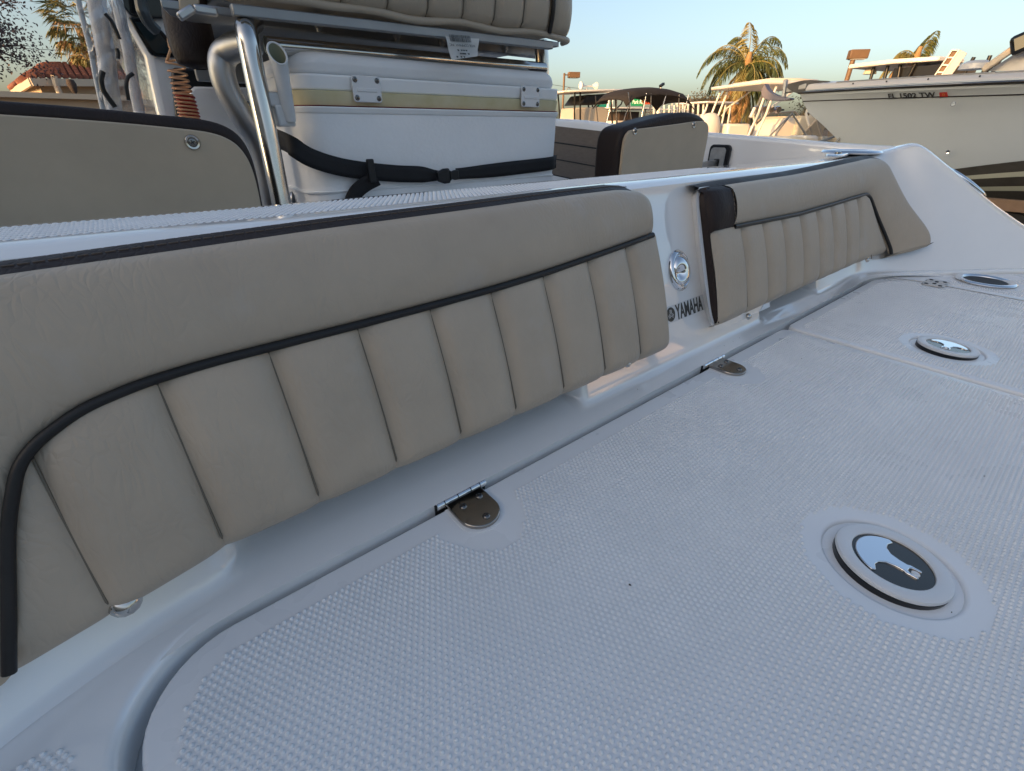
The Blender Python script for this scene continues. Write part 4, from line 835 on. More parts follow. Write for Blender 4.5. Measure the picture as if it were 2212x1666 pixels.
def outboard(root, x, y, z, s=1.0, m=None, name='outboard_engine'):
    """cowling, leg and gearcase"""
    prof = [(0, -.02), (.16, -.02), (.25, .05), (.28, .2), (.27, .4), (.22, .54), (.12, .62), (0, .645)]
    mb = MB()
    def cow(i, j):
        a = 2 * math.pi * j / 18; r_, z_ = prof[i]; ex = 1.25 if math.cos(a) < 0 else .95; return Vector((x + s * r_ * math.cos(a) * ex - .06 * s * z_, y + s * r_ * math.sin(a) * .8, z + s * z_))
    mb.grid(cow, 8, 19); o = mb.build(name, m or engine, root, local=True, smooth=70)
    MB().box((x, y, z - .42 * s), (.22 * s, .14 * s, .85 * s)).build('midsection', engine, o, local=True, bev=.03)
    MB().tube([(x - .25 * s, y, z - .95 * s), (x + .30 * s, y, z - .95 * s)], [.09 * s, .05 * s], 10).build('gearcase', engine, o, local=True)
    return o
def ttop(root, x0, x1, hw, z, zb, legm, topm, slope=0.0, legs=((.15, 0), (.75, 0)), thick=.06, rod=False):
    """hard top on four legs"""
    o = MB().slab([(x0, -hw * .8), (x0 + .1, -hw), (x1 - .25, -hw), (x1, -hw * .6), (x1, hw * .6), (x1 - .25, hw), (x0 + .1, hw), (x0, hw * .8)], 0, thick, Matrix.Translation((0, 0, z)) @ Matrix.Shear('XY', 4, (0, 0)) @ Matrix.Rotation(slope, 4, 'Y')).build('hard_top', topm, root, local=True, bev=.025, seg=3)
    for fx, dx in legs:
        for sd in (-1, 1):
            xa = x0 + (x1 - x0) * fx; zz = z - math.tan(slope) * xa * 0
            ptube([(xa + dx, sd * hw * .62, zb), (xa + dx * .4, sd * hw * .72, (z + zb) / 2), (xa, sd * hw * .8, z + .01 - slope * xa)], .028, 'leg', legm, root)
            ptube([(xa + dx + .16, sd * hw * .62, zb), (xa + .12 + dx * .4, sd * hw * .72, (z + zb) / 2), (xa + .14, sd * hw * .8, z + .01 - slope * xa)], .024, 'leg', legm, root)
    return o
def place(root, pos, head): root.location = pos; root.rotation_euler = (0, 0, R(90 - head))       # local +x points along the heading
def bgboat(label, pos, head, L=7.0, B=2.4, zs=.0, zb=.35, m=None, group='boats parked across the lot', name='center_console_boat'):
    """pos = ground point under the stern; z values are world heights"""
    r_ = thing(name, label, 'boat', (0, 0, 0), group); place(r_, (pos[0], pos[1], GZ), head)
    f, n = hullmesh(L, B, .45, zs - GZ, zb - GZ); MB().grid(f, n, 13).build('hull', m or bwhite, r_, local=True, smooth=45)
    def dk(i, j): a, b = f(i, 0), f(i, 12); p = a.lerp(b, j / 4); return Vector((p.x, p.y, p.z - .10 if 0 < j < 4 else p.z))
    MB().grid(dk, n, 5).build('deck', bcream, r_, local=True)
    ff = [f(0, j) for j in range(13)]; mk('transom', ff, [tuple(range(13))], m or bwhite, r_)
    tr = MB(); tr.box((2.2, 0, .42), (6.0, .12, .12)); tr.box((2.4, .7, .5), (4, .1, .14)); tr.box((2.4, -.7, .5), (4, .1, .14)); tr.build('trailer_frame', greysteel, r_, local=True)
    for sd in (-1, 1):
        M = Matrix.Translation((2.2, sd * .98, .33)) @ Matrix.Rotation(R(90), 4, 'X'); MB().lathe([(.18, -.1), (.32, -.1), (.33, -.07), (.33, .07), (.32, .1), (.18, .1)], 24, M).build('wheel', rubber, r_, local=True)
    return r_
def zl(z): return z - GZ                                   # world height to a boat's local height
# ------------------------------------------------------------------ large boat alongside, FL 1502 TW
bb = thing('cabin_boat', 'large pale grey hull numbered FL 1502 TW parked to the right', 'boat', (11.2, 1.0, GZ))
Xc, Bh = 11.25, 1.28
def bst(t):
    """station t: 0 at bow tip to 1 aft: half beam and sheer height"""
    return Bh * (1 - (1 - min(t / .55, 1)) ** 2.1), .995 - .06 * min(t, .4) / .4 + .0 * t
YBOW = 4.80
def big(i, j, side=-1):
    n = 40; t = (i / n) ** 1.25; b, sh = bst(t); y = YBOW - 8.5 * t
    fl = max(0, 1 - t / .5); kz = -.85 + 1.45 * max(0, 1 - t / .36) ** 1.8; D = sh - .19 - kz
    cf = .46 + .50 * min(1, fl * 1.25) ** 1.2; fr = [0, 0, 0, 0, .28 * cf, .60 * cf, .95 * cf, cf, cf + .095 / .50 * (1 - cf), cf + .14 / .50 * (1 - cf), cf + .23 / .50 * (1 - cf), cf + .275 / .50 * (1 - cf), 1]; kk = [1.0, 1.005, .985, .955 - .16 * fl, .91 - .26 * fl, .87 - .36 * fl, .84 - .42 * fl, .83 - .44 * fl, .73 - .42 * fl, .69 - .40 * fl, .52 - .30 * fl, .46 - .27 * fl, 0]
    k = kk[j]; z = (sh, sh - .03, sh - .10, sh - .19)[j] if j < 4 else sh - .19 - fr[j] * D; rake = .95 * fl ** 3 * (sh - z) / 1.2
    return Vector((Xc + side * b * k, y - rake, z))
for sd in (-1, 1):
    MB().grid(lambda i, j: big(i, j + 2, sd), 41, 6).build('hull_side', hullgrey, bb, smooth=60)
    MB().grid(lambda i, j: big(i, j, sd), 41, 3).build('sheer_strake', hullgrey, bb, smooth=60)
    MB().grid(lambda i, j: big(i, j + 7, sd), 41, 6).build('bottom', bottomp, bb, smooth=60)
    for a, b in ((8, 9), (10, 11)): MB().grid(lambda i, j: big(i + 3, (a, b)[j], sd) + Vector((sd * .006, 0, .0)), 38, 2).build('boot_stripe', bootw, bb)
    MB().tube([big(i, 1, sd) + Vector((sd * .012, 0, -.012)) for i in range(41)], .022, 8).build('rub_rail', rubber, bb, smooth=60)
    MB().tube([big(i, 1, sd) + Vector((sd * .030, 0, -.006)) for i in range(41)], .008, 6).build('rub_rail_insert', steel, bb, smooth=60)
    MB().tube([big(i, 3, sd) + Vector((sd * .004, 0, 0)) for i in range(41)], .009, 6).build('strake_line', rubber, bb)
# deck edge and toe rail
def dko(i, j):
    a = big(i, 0, -1); b = big(i, 0, 1); k = [0, .02, .07, .14, .5, .86, .93, .98, 1][j]; p = a.lerp(b, k); p.z += [0, .035, .085, .095, .13, .095, .085, .035, 0][j]; return p
MB().grid(dko, 41, 9).build('foredeck', hullwhite2, bb, smooth=60)
MB().tube([dko(i, 2) + Vector((0, 0, .006)) for i in range(6, 30)], .010, 6).build('toe_rail', greysteel, bb)
for i in range(8, 36, 3): MB().lathe([(.012, 0), (.012, .01), (0, .012)], 8, look(dko(i, 1) + Vector((-.01, 0, .01)), (-1, 0, .4))).build('deck_screw', dark, bb)
# registration lettering on the sheer strake
def bigs(y, j):
    """point on the port sheer strake at a given y, between profile rows 2 and 3"""
    best = min(range(400), key=lambda q: abs(big(q / 10, 2).y - y)); q = best / 10; return big(q, 2).lerp(big(q, 3), j)
ink = mat('registration_black', (.02, .022, .025), .5)
ya, yb = PX(1908, 190, 10.14).y, PX(2018, 186, 10.02).y
def onstrake(u, v, x): p = PX(u, v, x); return p
pa, pb = bigs(ya, .5), bigs(yb, .5); tx_ = (pb - pa).normalized(); upv = (bigs((ya + yb) / 2, 0) - bigs((ya + yb) / 2, 1)).normalized(); nv = tx_.cross(upv).normalized()
ML = basis((pa + pb) / 2 + nv * .022, tx_, nv.cross(tx_), nv)
lt = text('registration_number', 'FL 1502 TW', .12, ink, ML, bb, ex=.001, bold=.0028, fit=((pb - pa).length, .100))
ps = bigs(PX(2036, 187, 10.0).y, .5); MSK = basis(ps + nv * .024, tx_, nv.cross(tx_), nv)
sk = MB().slab([(-.052, -.042), (.060, -.040), (.056, .042), (-.048, .040)], 0, .002, MSK).build('validation_sticker', mat('sticker_red', (.42, .03, .03), .45), bb)
text('sticker_print', '22', .045, mat('sticker_orange', (.6, .30, .08), .5), MSK @ Matrix.Translation((.004, 0, .0025)), sk, ex=.0005)
for u, v in ((2060, 225), (2049, 328)):
    p = PX(u, v, 10.05 + (.10 if v < 300 else .22)); MB().lathe([(.014, 0), (.030, .0), (.031, .012), (.024, .022), (.014, .018)], 20, look(p + Vector((-.03, 0, 0)), (-1, -.1, -.1))).build('through_hull', chrome if v > 300 else hullgrey, bb, smooth=60); 
    if v > 300: MB().slab(circ(0, 0, .016), .012, .014, look(p + Vector((-.03, 0, 0)), (-1, -.1, -.1))).build('drain_hole', dark, bb)
# bow roller with plough anchor
rl = MB(); b0 = big(0, 0)
rl.bar(PX(1745, 186, 11.2), PX(1700, 196, 11.25), .12, .10); rl.build('bow_roller', greysteel, bb, bev=.02)
MB().slab(crz([(.0, .0), (.30, .055), (.62, .04), (.78, .02), (.62, -.03), (.30, -.155), (.12, -.12), (.0, -.06)], 3), -.03, .03, basis(PX(1703, 182, 11.2) + Vector((0, 0, 0)), (-.05, -.998, -.03), (0, -.03, 1), (-1, .05, 0))).build('roller_cheek', bottomp, bb, bev=.01)
MB().bar(PX(1698, 172, 11.2), PX(1693, 212, 11.2), .09, .06).build('anchor_stop', alud, bb, bev=.01)
MB().slab(crz([(-.28, .14), (-.20, .04), (-.05, -.05), (.2, -.12), (.30, -.13), (.28, -.17), (-.05, -.17), (-.26, -.10), (-.32, .02)], 3), -.10, .10, basis(PX(1682, 197, 11.2), (0, -1, 0), (0, 0, 1), (-1, 0, 0))).build('anchor', mat('anchor_galvanised', (.13, .125, .16), .5, .2), bb, bev=.02)
# pulpit rail foot, hatch, cabin trunk and windshield at the right
MB().lathe([(.20, 0), (.19, .07), (.12, .11), (0, .12)], 20, Matrix.Translation(PX(2104, 150, 11.1))).build('deck_hatch', hullwhite2, bb)
MB().bar(PX(2122, 152, 11.0), PX(2240, 70, 11.0), .10, .09).build('windshield_frame', trimm, bb, bev=.02)
MB().slab([(PX(u, v, 11.0).y, PX(u, v, 11.0).z) for u, v in ((2128, 152), (2212, 98), (2300, 60), (2300, 150))], 0, .03, basis((11.2, 0, 0), (0, 1, 0), (0, 0, 1), (1, 0, 0))).build('windshield', hullwhite2, bb)
MB().box(PX(2212, 92, 11.0), (.25, .26, .26), Matrix.Rotation(R(-25), 3, 'X')).build('searchlight', blackg, bb, bev=.05)
MB().box((11.35, -1.6, 1.35), (1.9, 3.2, .9)).build('cabin', hullwhite2, bb, bev=.1)
# trailer under it
tw = mat('trailer_bunk_wood', (.20, .13, .085), .9, var=.25, vscale=3)
trl = thing('boat_trailer', 'wooden bunk trailer beam under the large grey boat', 'trailer', (11.2, 0, GZ))
MB().box((10.30, -.5, -.66), (.14, 6.5, .16)).build('bunk', tw, trl, bev=.01); MB().box((10.36, -.5, -.92), (.10, 6.8, .30)).build('rail', blackp, trl); MB().box((12.2, -.5, -.70), (.14, 6.5, .16)).build('bunk', tw, trl); MB().box((12.14, -.5, -.92), (.1, 6.8, .3)).build('rail', blackp, trl)
for yy in (-2.6, -1.7):
    for xx in (10.1, 12.4): MB().lathe([(.18, -.1), (.32, -.1), (.34, -.07), (.34, .07), (.32, .1), (.18, .1)], 28, Matrix.Translation((xx, yy, GZ + .34)) @ Matrix.Rotation(R(90), 4, 'Y')).build('wheel', rubber, trl)
MB().bar((11.2, 4.6, -1.05), (11.2, 1.5, -1.0), .1, .1).build('tongue', greysteel, trl)
wst = MB(); wst.bar((11.2, 4.3, -1.05), (11.2, 4.1, .0), .08, .08); wst.build('winch_post', blackp, trl)
# ------------------------------------------------------------------ boats across the lot (lit by the low sun)
def local_of(root, p): return root.matrix_basis.inverted() @ Vector(p)
def bboat_at(u, d, head, back, **k):
    """boat whose point 'back' metres ahead of the stern lies on the bearing of picture column u at distance d"""
    p = PD(u, 275, d); f = fwd(head); s_ = p - f * back; return bgboat(k.pop('label'), (s_.x, s_.y), head, **k)
# a) walkaround boat with cream hard top (largest lit boat)
d5 = 13.5
b5 = bboat_at(1563, d5, 118, .0, label='sunlit cream boat with hard top and outboard below the tall palm', L=6.6, B=2.4, zs=-.10, zb=.25, m=bwhite, name='hardtop_boat')
outboard(b5, -.25, .15, zl(0.07), .92, enginew)
X5 = lambda u, v, dd=d5: local_of(b5, PD(u, v, dd))
p1, p2 = X5(1542, 183, 13.2), X5(1745, 181, 13.7)
top = MB().slab([(.0, -.95), (.7, -1.05), (1.6, -1.0), (2.15, -.6), (2.15, .6), (1.6, 1.0), (.7, 1.05), (.0, .95)], 0, .075, Matrix.Translation((.05, 0, zl(1.15)))).build('hard_top', bwhite, b5, local=True, bev=.035, seg=3)
MB().slab([(.4, -.7), (1.0, -.8), (1.7, -.6), (1.7, .6), (1.0, .8), (.4, .7)], .07, .14, Matrix.Translation((.05, 0, zl(1.15)))).build('top_crown', bcream, top, local=True, bev=.03)
for x in (.30, .50, 1.5, 1.75):
    for sd in (-1, 1): ptube([(x - .30 if x < 1 else x + .25, sd * .95, zl(0.07)), (x - .12, sd * .92, zl(0.62)), (x, sd * .88, zl(1.16))], .026, 'leg', bwhite, b5)
for sd in (-1, 1):
    ptube([(.50, sd * .88, zl(0.74)), (.9, sd * .85, zl(1.0)), (1.1, sd * .84, zl(1.15))], .02, 'brace', bwhite, b5); ptube([(.02, sd * .98, zl(0.72)), (-.05, sd * 1.0, zl(0.54))], .035, 'rod_holder', bwhite, b5)
    ws = [(1.3, sd * 1.02, zl(0.17)), (1.75, sd * 1.0, zl(0.64)), (2.6, sd * .95, zl(0.72)), (3.2, sd * .8, zl(0.22)), (2.2, sd * 1.0, zl(0.17))]
    MB().add([Vector(q) for q in ws], [tuple(range(5))]).build('windshield_side', glassw, b5, local=True); ptube([ws[0], ws[1], ws[2], ws[3]], .022, 'windshield_frame', trimm, b5); ptube([(2.25, sd * .98, zl(0.17)), (2.15, sd * .98, zl(0.67))], .018, 'windshield_post', trimm, b5)
MB().box((.35, .35, zl(0.22)), (.6, .9, .42)).build('stern_box', bwhite, b5, local=True, bev=.05)
MB().slab([(0, 0), (.75, 0), (.75, .45), (.55, .60), (.25, .62), (.08, .45)], -.42, .42, basis((1.05, 0, zl(-0.06)), (1, 0, 0), (0, 0, 1), (0, -1, 0))).build('helm_unit', bwhite, b5, local=True, bev=.06, seg=3)
MB().box((1.95, .1, zl(0.24)), (.75, 1.3, .70)).build('cabin_bulkhead', bcream, b5, local=True, bev=.04); MB().box((1.96, .78, zl(0.22)), (.03, .03, .5)).build('door_edge', barkd, b5, local=True)
for yy in (.45, -.45):
    MB().slab([(0, 0), (.42, 0), (.46, .12), (.22, .16), (.34, .72), (.22, .80), (.10, .72), (0, .16)], -.26, .26, basis((2.75, yy, zl(0.02)), (1, 0, 0), (0, 0, 1), (0, -1, 0))).build('helm_seat', bcream, b5, local=True, bev=.05, seg=3)
lights = mat('chrome_lamps', (.7, .68, .75), .1, .9)
for k in range(4): MB().lathe([(.07, -.06), (.085, .0), (.08, .05), (0, .06)], 14, Matrix.Translation((1.2 + .2 * k, .6, zl(0.74))) @ Matrix.Rotation(R(-90), 4, 'X')).build('spotlight', lights, b5, local=True)
ptube([(1.05, .62, zl(0.72)), (2.0, .62, zl(0.74))], .02, 'light_bar', blackp, b5)
for x in (2.3, 3.5):
    ptube([(x - .28, 1.1, zl(-0.38)), (x, 1.08, zl(0.28)), (x + .08, 1.08, zl(0.34)), (x + .15, 1.08, zl(0.26)), (x + .02, 1.1, zl(-0.38))], .018, 'grab_rail', steel, b5)
# b) dark-trimmed runabout in front of it, low, towards the big hull
b6 = bboat_at(1655, 11.6, 112, .2, label='low runabout with grey gunwale and raked windshield by the anchor bow', L=5.0, B=2.1, zs=-.20, zb=.22, m=mat('runabout_grey', (.30, .32, .32), .25), name='runabout')
for sd in (-1, 1):
    ptube([(.9, sd * .9, zl(-.10)), (1.6, sd * .85, zl(.62)), (2.3, sd * .75, zl(.02))], .022, 'windshield_frame', greysteel, b6); ptube([(1.6, sd * .85, zl(.62)), (1.2, sd * .9, zl(.0))], .014, 'windshield_post', greysteel, b6)
    ptube([(.2 + .12 * i, sd * 1.02 * (1 - .0002 * i), zl(-.205) + .018 * i) for i in range(20)], .03, 'rub_rail', rubber, b6)
MB().box((.6, .1, zl(-.05)), (.5, 1.1, .5)).build('seat', bcream, b6, local=True, bev=.08); MB().box((1.5, .3, zl(-.02)), (.4, .5, .45)).build('dash', bwhite, b6, local=True, bev=.06)
ptube([(.9, -.2, zl(.0)), (1.6, -.2, zl(.12)), (2.4, -.2, zl(.40))], .025, 'tow_pole', greysteel, b6)
# c) white T-top boat with black legs, left
d1 = 22.0
b1 = bboat_at(1200, d1, 105, .0, label='white boat with flat T-top on black legs right of the cooler', L=7.2, B=2.5, zs=-.02, zb=.5, m=bwhite)
MB().slab([(-.4, -.9), (.2, -1.1), (1.9, -1.0), (2.9, -.7), (2.9, .7), (1.9, 1.0), (.2, 1.1), (-.4, .9)], 0, .07, Matrix.Translation((.2, 0, zl(1.55))) @ Matrix.Rotation(R(-2.5), 4, 'Y')).build('hard_top', bwhite, b1, local=True, bev=.03, seg=3)
for x, dx in ((.3, .2), (.55, .25), (2.0, .45), (2.2, .5)):
    for sd in (-1, 1): ptube([(x + dx, sd * .75, zl(-.1)), (x + dx * .4, sd * .85, zl(.8)), (x, sd * .9, zl(1.58))], .035, 'leg', blackp, b1)
for sd in (-1, 1): ptube([(2.25, sd * .9, zl(.95)), (2.6, sd * .85, zl(1.2)), (2.75, sd * .8, zl(1.62))], .03, 'brace', blackp, b1)
MB().slab([(.45, .1), (2.0, .05), (2.25, .9), (1.9, 1.0), (.55, .95)], -.6, .6, basis((0, 0, zl(.1)), (1, 0, 0), (0, 0, 1), (0, -1, 0))).build('console_cover', mat('grey_cover', (.42, .40, .36), .7, var=.05, vscale=3), b1, local=True, bev=.05)
MB().slab([(.7, 1.0), (2.1, 1.05), (2.1, 1.42), (1.0, 1.35)], -.65, .65, basis((0, 0, zl(.15)), (1, 0, 0), (0, 0, 1), (0, -1, 0))).build('electronics_box', blackp, b1, local=True, bev=.05)
for a in (.0, .45): MB().lathe([(.05, 0), (.13, .12), (.14, .16)], 14, Matrix.Translation((1.25 + a, 0, zl(1.86))) @ Matrix.Rotation(R(90 if a else -90), 4, 'Y')).build('horn', bwhite, b1, local=True)
ptube([(1.15, 0, zl(1.84)), (1.8, 0, zl(1.84))], .03, 'horn_bar', bwhite, b1); ptube([(1.4, 0, zl(1.62)), (1.4, 0, zl(1.84))], .02, 'horn_post', bwhite, b1)
MB().box((.9, 0, zl(.10)), (1.4, 1.5, .34)).build('seat_base', bcream, b1, local=True, bev=.03)
# d) pontoon-like boat under a black bimini
b2 = bboat_at(1318, 20.0, 104, .1, label='boat under a black canvas bimini top with bent metal frame', L=6.4, B=2.3, zs=-.05, zb=.35, m=bwhite, name='bimini_boat')
def bim(i, j):
    t = i / 20; x = -.05 + 3.15 * t; arch = .34 * math.sin(math.pi * min(t * .92 + .06, 1)) ** .6; s_ = (j / 10 - .5) * 2; drop = .16 * abs(s_) ** 3 + .10 * (abs(s_) > .95)
    return Vector((x, s_ * 1.05, zl(1.30) + arch - drop + .006 * math.cos(t * 9 * math.pi) * abs(s_) - .30 * max(0, t - .85) / .15 * .5 - .18 * max(0, .10 - t) / .10))
o = MB().grid(bim, 21, 11).build('canopy', canvas, b2, local=True, smooth=60); md = o.modifiers.new('th', 'SOLIDIFY'); md.thickness = .03
for sd in (-1, 1):
    for x, xt in ((.45, -.0), (.55, .8), (1.2, 1.0), (1.25, 1.7), (2.5, 2.3), (2.45, 2.75)): ptube([(x, sd * .98, zl(.0)), ((x + xt) / 2, sd * 1.04, zl(.6)), (xt, sd * 1.0, zl(1.40))], .018, 'frame_tube', steel, b2)
MB().box((1.4, 0, zl(.1)), (.8, .9, .6)).build('console', bwhite, b2, local=True, bev=.05)
# e) further white T-top with dark legs, behind the bimini
b3 = bboat_at(1300, 27.0, 104, .2, label='distant white T-top boat with dark legs seen under the bimini', L=7, B=2.4, zs=.15, zb=.6, m=bwhite)
ttop(b3, .0, 3.2, 1.1, zl(1.15), zl(.2), barkd, bwhite, legs=((.3, .1), (.62, .2)))
MB().box((1.5, 0, zl(.8)), (1.2, .9, .5)).build('electronics_box', barkd, b3, local=True); MB().box((1.2, 0, zl(.40)), (1.2, 1.2, .5)).build('console', bwhite, b3, local=True, bev=.05)
# f) white hard-top with a row of rod holders
b4 = bboat_at(1440, 24.0, 106, .0, label='white hard-top boat with a row of rod holders, left of the palm', L=7.2, B=2.5, zs=.12, zb=.6, m=bwhite)
MB().slab([(1.1, -1.0), (2.7, -1.0), (3.3, -.6), (3.3, .6), (2.7, 1.0), (1.1, 1.0)], 0, .07, Matrix.Translation((0, 0, zl(1.25)))).build('hard_top', bwhite, b4, local=True, bev=.03)
for k in range(7):
    for yy in (-.6, .6): ptube([(-.25 + .28 * k, yy, zl(.55)), (-.32 + .28 * k, yy, zl(.9)), (-.38 + .28 * k, yy, zl(1.22))], .045, 'rod_holder', bwhite, b4)
for z in (.62, .85, 1.05):
    ptube([(-.3, .6, zl(z)), (1.7, .6, zl(z))], .03, 'rail', bwhite, b4)
for x, dx in ((1.3, -.15), (2.3, .1), (2.6, .15)):
    for sd in (-1, 1): ptube([(x + dx, sd * .75, zl(.2)), (x, sd * .85, zl(1.27))], .04, 'leg', bwhite, b4)
MB().box((1.95, 0, zl(1.03)), (.85, 1.2, .36)).build('electronics_box', blackp, b4, local=True, bev=.05); MB().box((1.6, 0, zl(.62)), (1.3, 1.3, .45)).build('console', bcream, b4, local=True, bev=.05)
ptube([(2.35, -.7, zl(.8)), (2.9, -.6, zl(1.27))], .03, 'brace', bwhite, b4)
# g) boat behind the big hull: cream bow deck and dark-legged T-top
b8 = bboat_at(1735, 16.0, 200, -6.9, label='cream bow and white T-top boat behind the large grey hull', L=7.4, B=2.5, zs=1.25, zb=1.36, m=bcream)
tp8 = thing('center_console_boat', 'white T-top boat with dark legs rising above the large grey hull', 'boat', (0, 0, 0), 'boats parked across the lot')
q0, q1 = PD(1832, 146, 18.0), PD(2014, 127, 17.0)
ax8 = (q1 - q0); ax8.z = 0; L8 = ax8.length; ax8.normalize(); M8 = basis(q0, ax8, Vector((-ax8.y, ax8.x, 0)), (0, 0, 1)) @ Matrix.Rotation(-math.atan2(q1.z - q0.z, L8), 4, 'Y')
MB().slab([(0, 0), (L8 * .6, -.1), (L8, .3), (L8, 1.5), (L8 * .6, 1.9), (0, 1.8)], -.03, .07, M8).build('hard_top', bwhite, tp8, bev=.03, seg=3)
def t8(x, y, z): return M8 @ Vector((x, y, z))
for x, dx in ((.55, .02), (.9, .04), (1.2, .1), (1.55, -.1), (2.75, -.1), (3.05, .0), (3.3, -.35)):
    for y in (.25, 1.5): MB().tube([t8(x, y, -.03), t8(x + dx, y, -.6), t8(x + dx * 2, y, -1.5)], .04, 8).build('leg', blackp, tp8, smooth=70)
MB().box(t8(1.7, .9, -.28), (1.3, 1.2, .35), Matrix.Rotation(math.atan2(ax8.y, ax8.x), 3, 'Z')).build('electronics_box', blackp, tp8); MB().tube([t8(.9, .4, -.62), t8(2.6, .4, -.52)], .04, 8).build('rail', blackp, tp8)
for x in (.4, 2.3): MB().lathe([(.16, -.05), (.13, .06), (0, .09)], 16, Matrix.Translation(t8(x, .4, -.12))).build('dome_light', bcream, tp8)
for x in (.85, 1.15, 1.4): MB().lathe([(.05, -.03), (.06, .05), (0, .06)], 10, look(t8(x, .1, -.45), (-.7, -.7, 0))).build('rod_butt', mat('brass_%d' % int(x * 100), (.55, .38, .12), .3, .8), tp8)
hull8 = MB().box(t8(1.6, 1.0, -1.75), (2.6, 1.8, .5)).build('cabin_top', bcream, tp8, bev=.1)
# h) white box locker standing tilted beyond the big hull
tw_ = thing('locker_tower', 'tilted white open-sided box tower above the large grey hull', 'tower', (0, 0, 0)); cb = PD(2043, 150, 14.5)
rt = (PD(2060, 152, 14.5) - cb).normalized(); out_ = Vector((-rt.y, rt.x, 0)); out_ = -out_ if out_.dot(cb) > 0 else out_
MT8 = basis(cb, rt, Vector((rt.x * .28, rt.y * .28, .96)), out_) @ Matrix.Diagonal((.36, .40, .4, 1))
MB().slab([(-.02, -.3), (.44, -.3), (.44, .74), (-.02, .86)], -.5, -.03, MT8).build('panel', hullwhite2, tw_, bev=.01)
for a in (-.02, .0): pass
fr8 = MB()
for a, b in (((-.34, -.3), (-.34, .76)), ((-.04, -.3), (-.04, .84))): fr8.slab([(a[0], a[1]), (a[0] + .07, a[1]), (b[0] + .07, b[1]), (b[0], b[1])], -.06, .02, MT8)
for z in (-.2, .12, .44, .76): fr8.slab([(-.34, z), (.0, z + .03), (.0, z + .10), (-.34, z + .07)], -.05, .01, MT8)
fr8.build('frame', bwhite, tw_, bev=.005); MB().slab([(-.32, -.3), (-.02, -.3), (-.02, .8), (-.32, .76)], -.45, -.10, MT8).build('shelf_back', tw, tw_)
# ------------------------------------------------------------------ street furniture
def lamp(label, u, v, d, hd, w_, h_, dep, side):
    p = PD(u, v, d); t = thing('street_lamp', label, 'street lamp', (p.x, p.y, GZ), 'lot lamps'); f = fwd(hd); r_ = Vector((f.y, -f.x, 0)); Mx = basis(p + r_ * side, r_, f, (0, 0, 1))
    MB().slab([(-w_ / 2, -dep / 2), (w_ / 2, -dep / 2), (w_ / 2, dep / 2), (-w_ / 2, dep / 2)], -h_ / 2, h_ / 2, Mx).build('lamp_head', lampm, t, bev=.02)
    MB().slab([(-w_ * .4, -dep * .4), (w_ * .4, -dep * .4), (w_ * .4, dep * .4), (-w_ * .4, dep * .4)], -h_ / 2 - .02, -h_ / 2 - .003, Mx).build('lens', plastic, t)
    MB().tube([(p.x, p.y, GZ), (p.x, p.y, p.z + h_ * .3)], .085, 10).build('pole', lampm, t, smooth=60); MB().bar(p, p + r_ * (side - .1 * side / abs(side) if side else .01), .08, .08).build('arm', lampm, t)
    return t, p
lt1, p1_ = lamp('brown shoebox lamp on a pole above the white T-top', 1219, 162, 46, 30, .95, .40, .55, .82)
MB().tube(cr([p1_ + Vector((.1, 0, -1.3)), p1_ + Vector((.35, -.2, -.9)), p1_ + Vector((.55, -.3, -1.1)), p1_ + Vector((.58, -.32, -1.6))], 6), .035, 8).build('camera_arm', greysteel, lt1); MB().lathe([(.0, -.14), (.12, -.10), (.15, 0), (.06, .12), (0, .12)], 14, Matrix.Translation(p1_ + Vector((.58, -.32, -1.7)))).build('camera', swhite, lt1, smooth=60)
lt2, p2_ = lamp('brown shoebox lamp above the cream bow behind the large hull', 1846, 118, 24, 50, .62, .28, .30, .12)
# traffic signal mast with heads and street-name signs
sg = thing('traffic_signal', 'traffic signal mast with red signal head and green street signs', 'traffic signal', (0, 0, GZ)); DS = 60
ma, mb_ = PD(1262, 219, 66), PD(1475, 219, 54); ax = (mb_ - ma).normalized(); MB().tube([ma, mb_], [.14, .20], 10).build('mast_arm', bottomp, sg); pz = mb_ + ax * 6.0
sg.location = (pz.x, pz.y, GZ); 
MB().tube([(pz.x, pz.y, GZ), (pz.x, pz.y, 6.0)], .25, 12).build('pole', greysteel, sg); MB().tube([mb_, pz], .22, 10).build('mast_arm', bottomp, sg)
nx_ = Vector((ax.y, -ax.x, 0)); nx_ = -nx_ if nx_.dot(Vector((1, 1, 0))) > 0 else nx_
def signal(u, v, d, m, par):
    p = PD(u, v, d); Mx = basis(p + nx_ * .2, ax, (0, 0, 1), nx_); h = MB().slab(rrect(-.72, -.32, .72, .32, .05), -.1, .1, Mx).build('signal_head', m, par, bev=.03)
    for k in (-.44, 0, .44): MB().lathe([(.17, 0), (.18, .22), (.15, .22), (.14, .02)], 16, Mx @ Matrix.Translation((k, 0, .1))).build('visor', m, h)
signal(1404, 218, 57, redplate, sg); signal(1270, 219, 65, bottomp, sg)
def nsign(u, v, d, wd, ht, m, body, par, sz):
    p = PD(u, v, d); Mx = basis(p + nx_ * .3, ax, (0, 0, 1), nx_); s_ = MB().slab(rrect(-wd / 2, -ht / 2, wd / 2, ht / 2, .06), -.02, .02, Mx).build('street_name_sign', m, par)
    if body: text('sign_lettering', body, sz, swhite, Mx @ Matrix.Translation((0, 0, .025)), s_, ex=.004)
nsign(1383, 221, 58, 2.1, .68, sgreen, 'Park Rd', sg, .52); nsign(1308, 226, 63, 2.6, .52, steal, '', sg, .36)
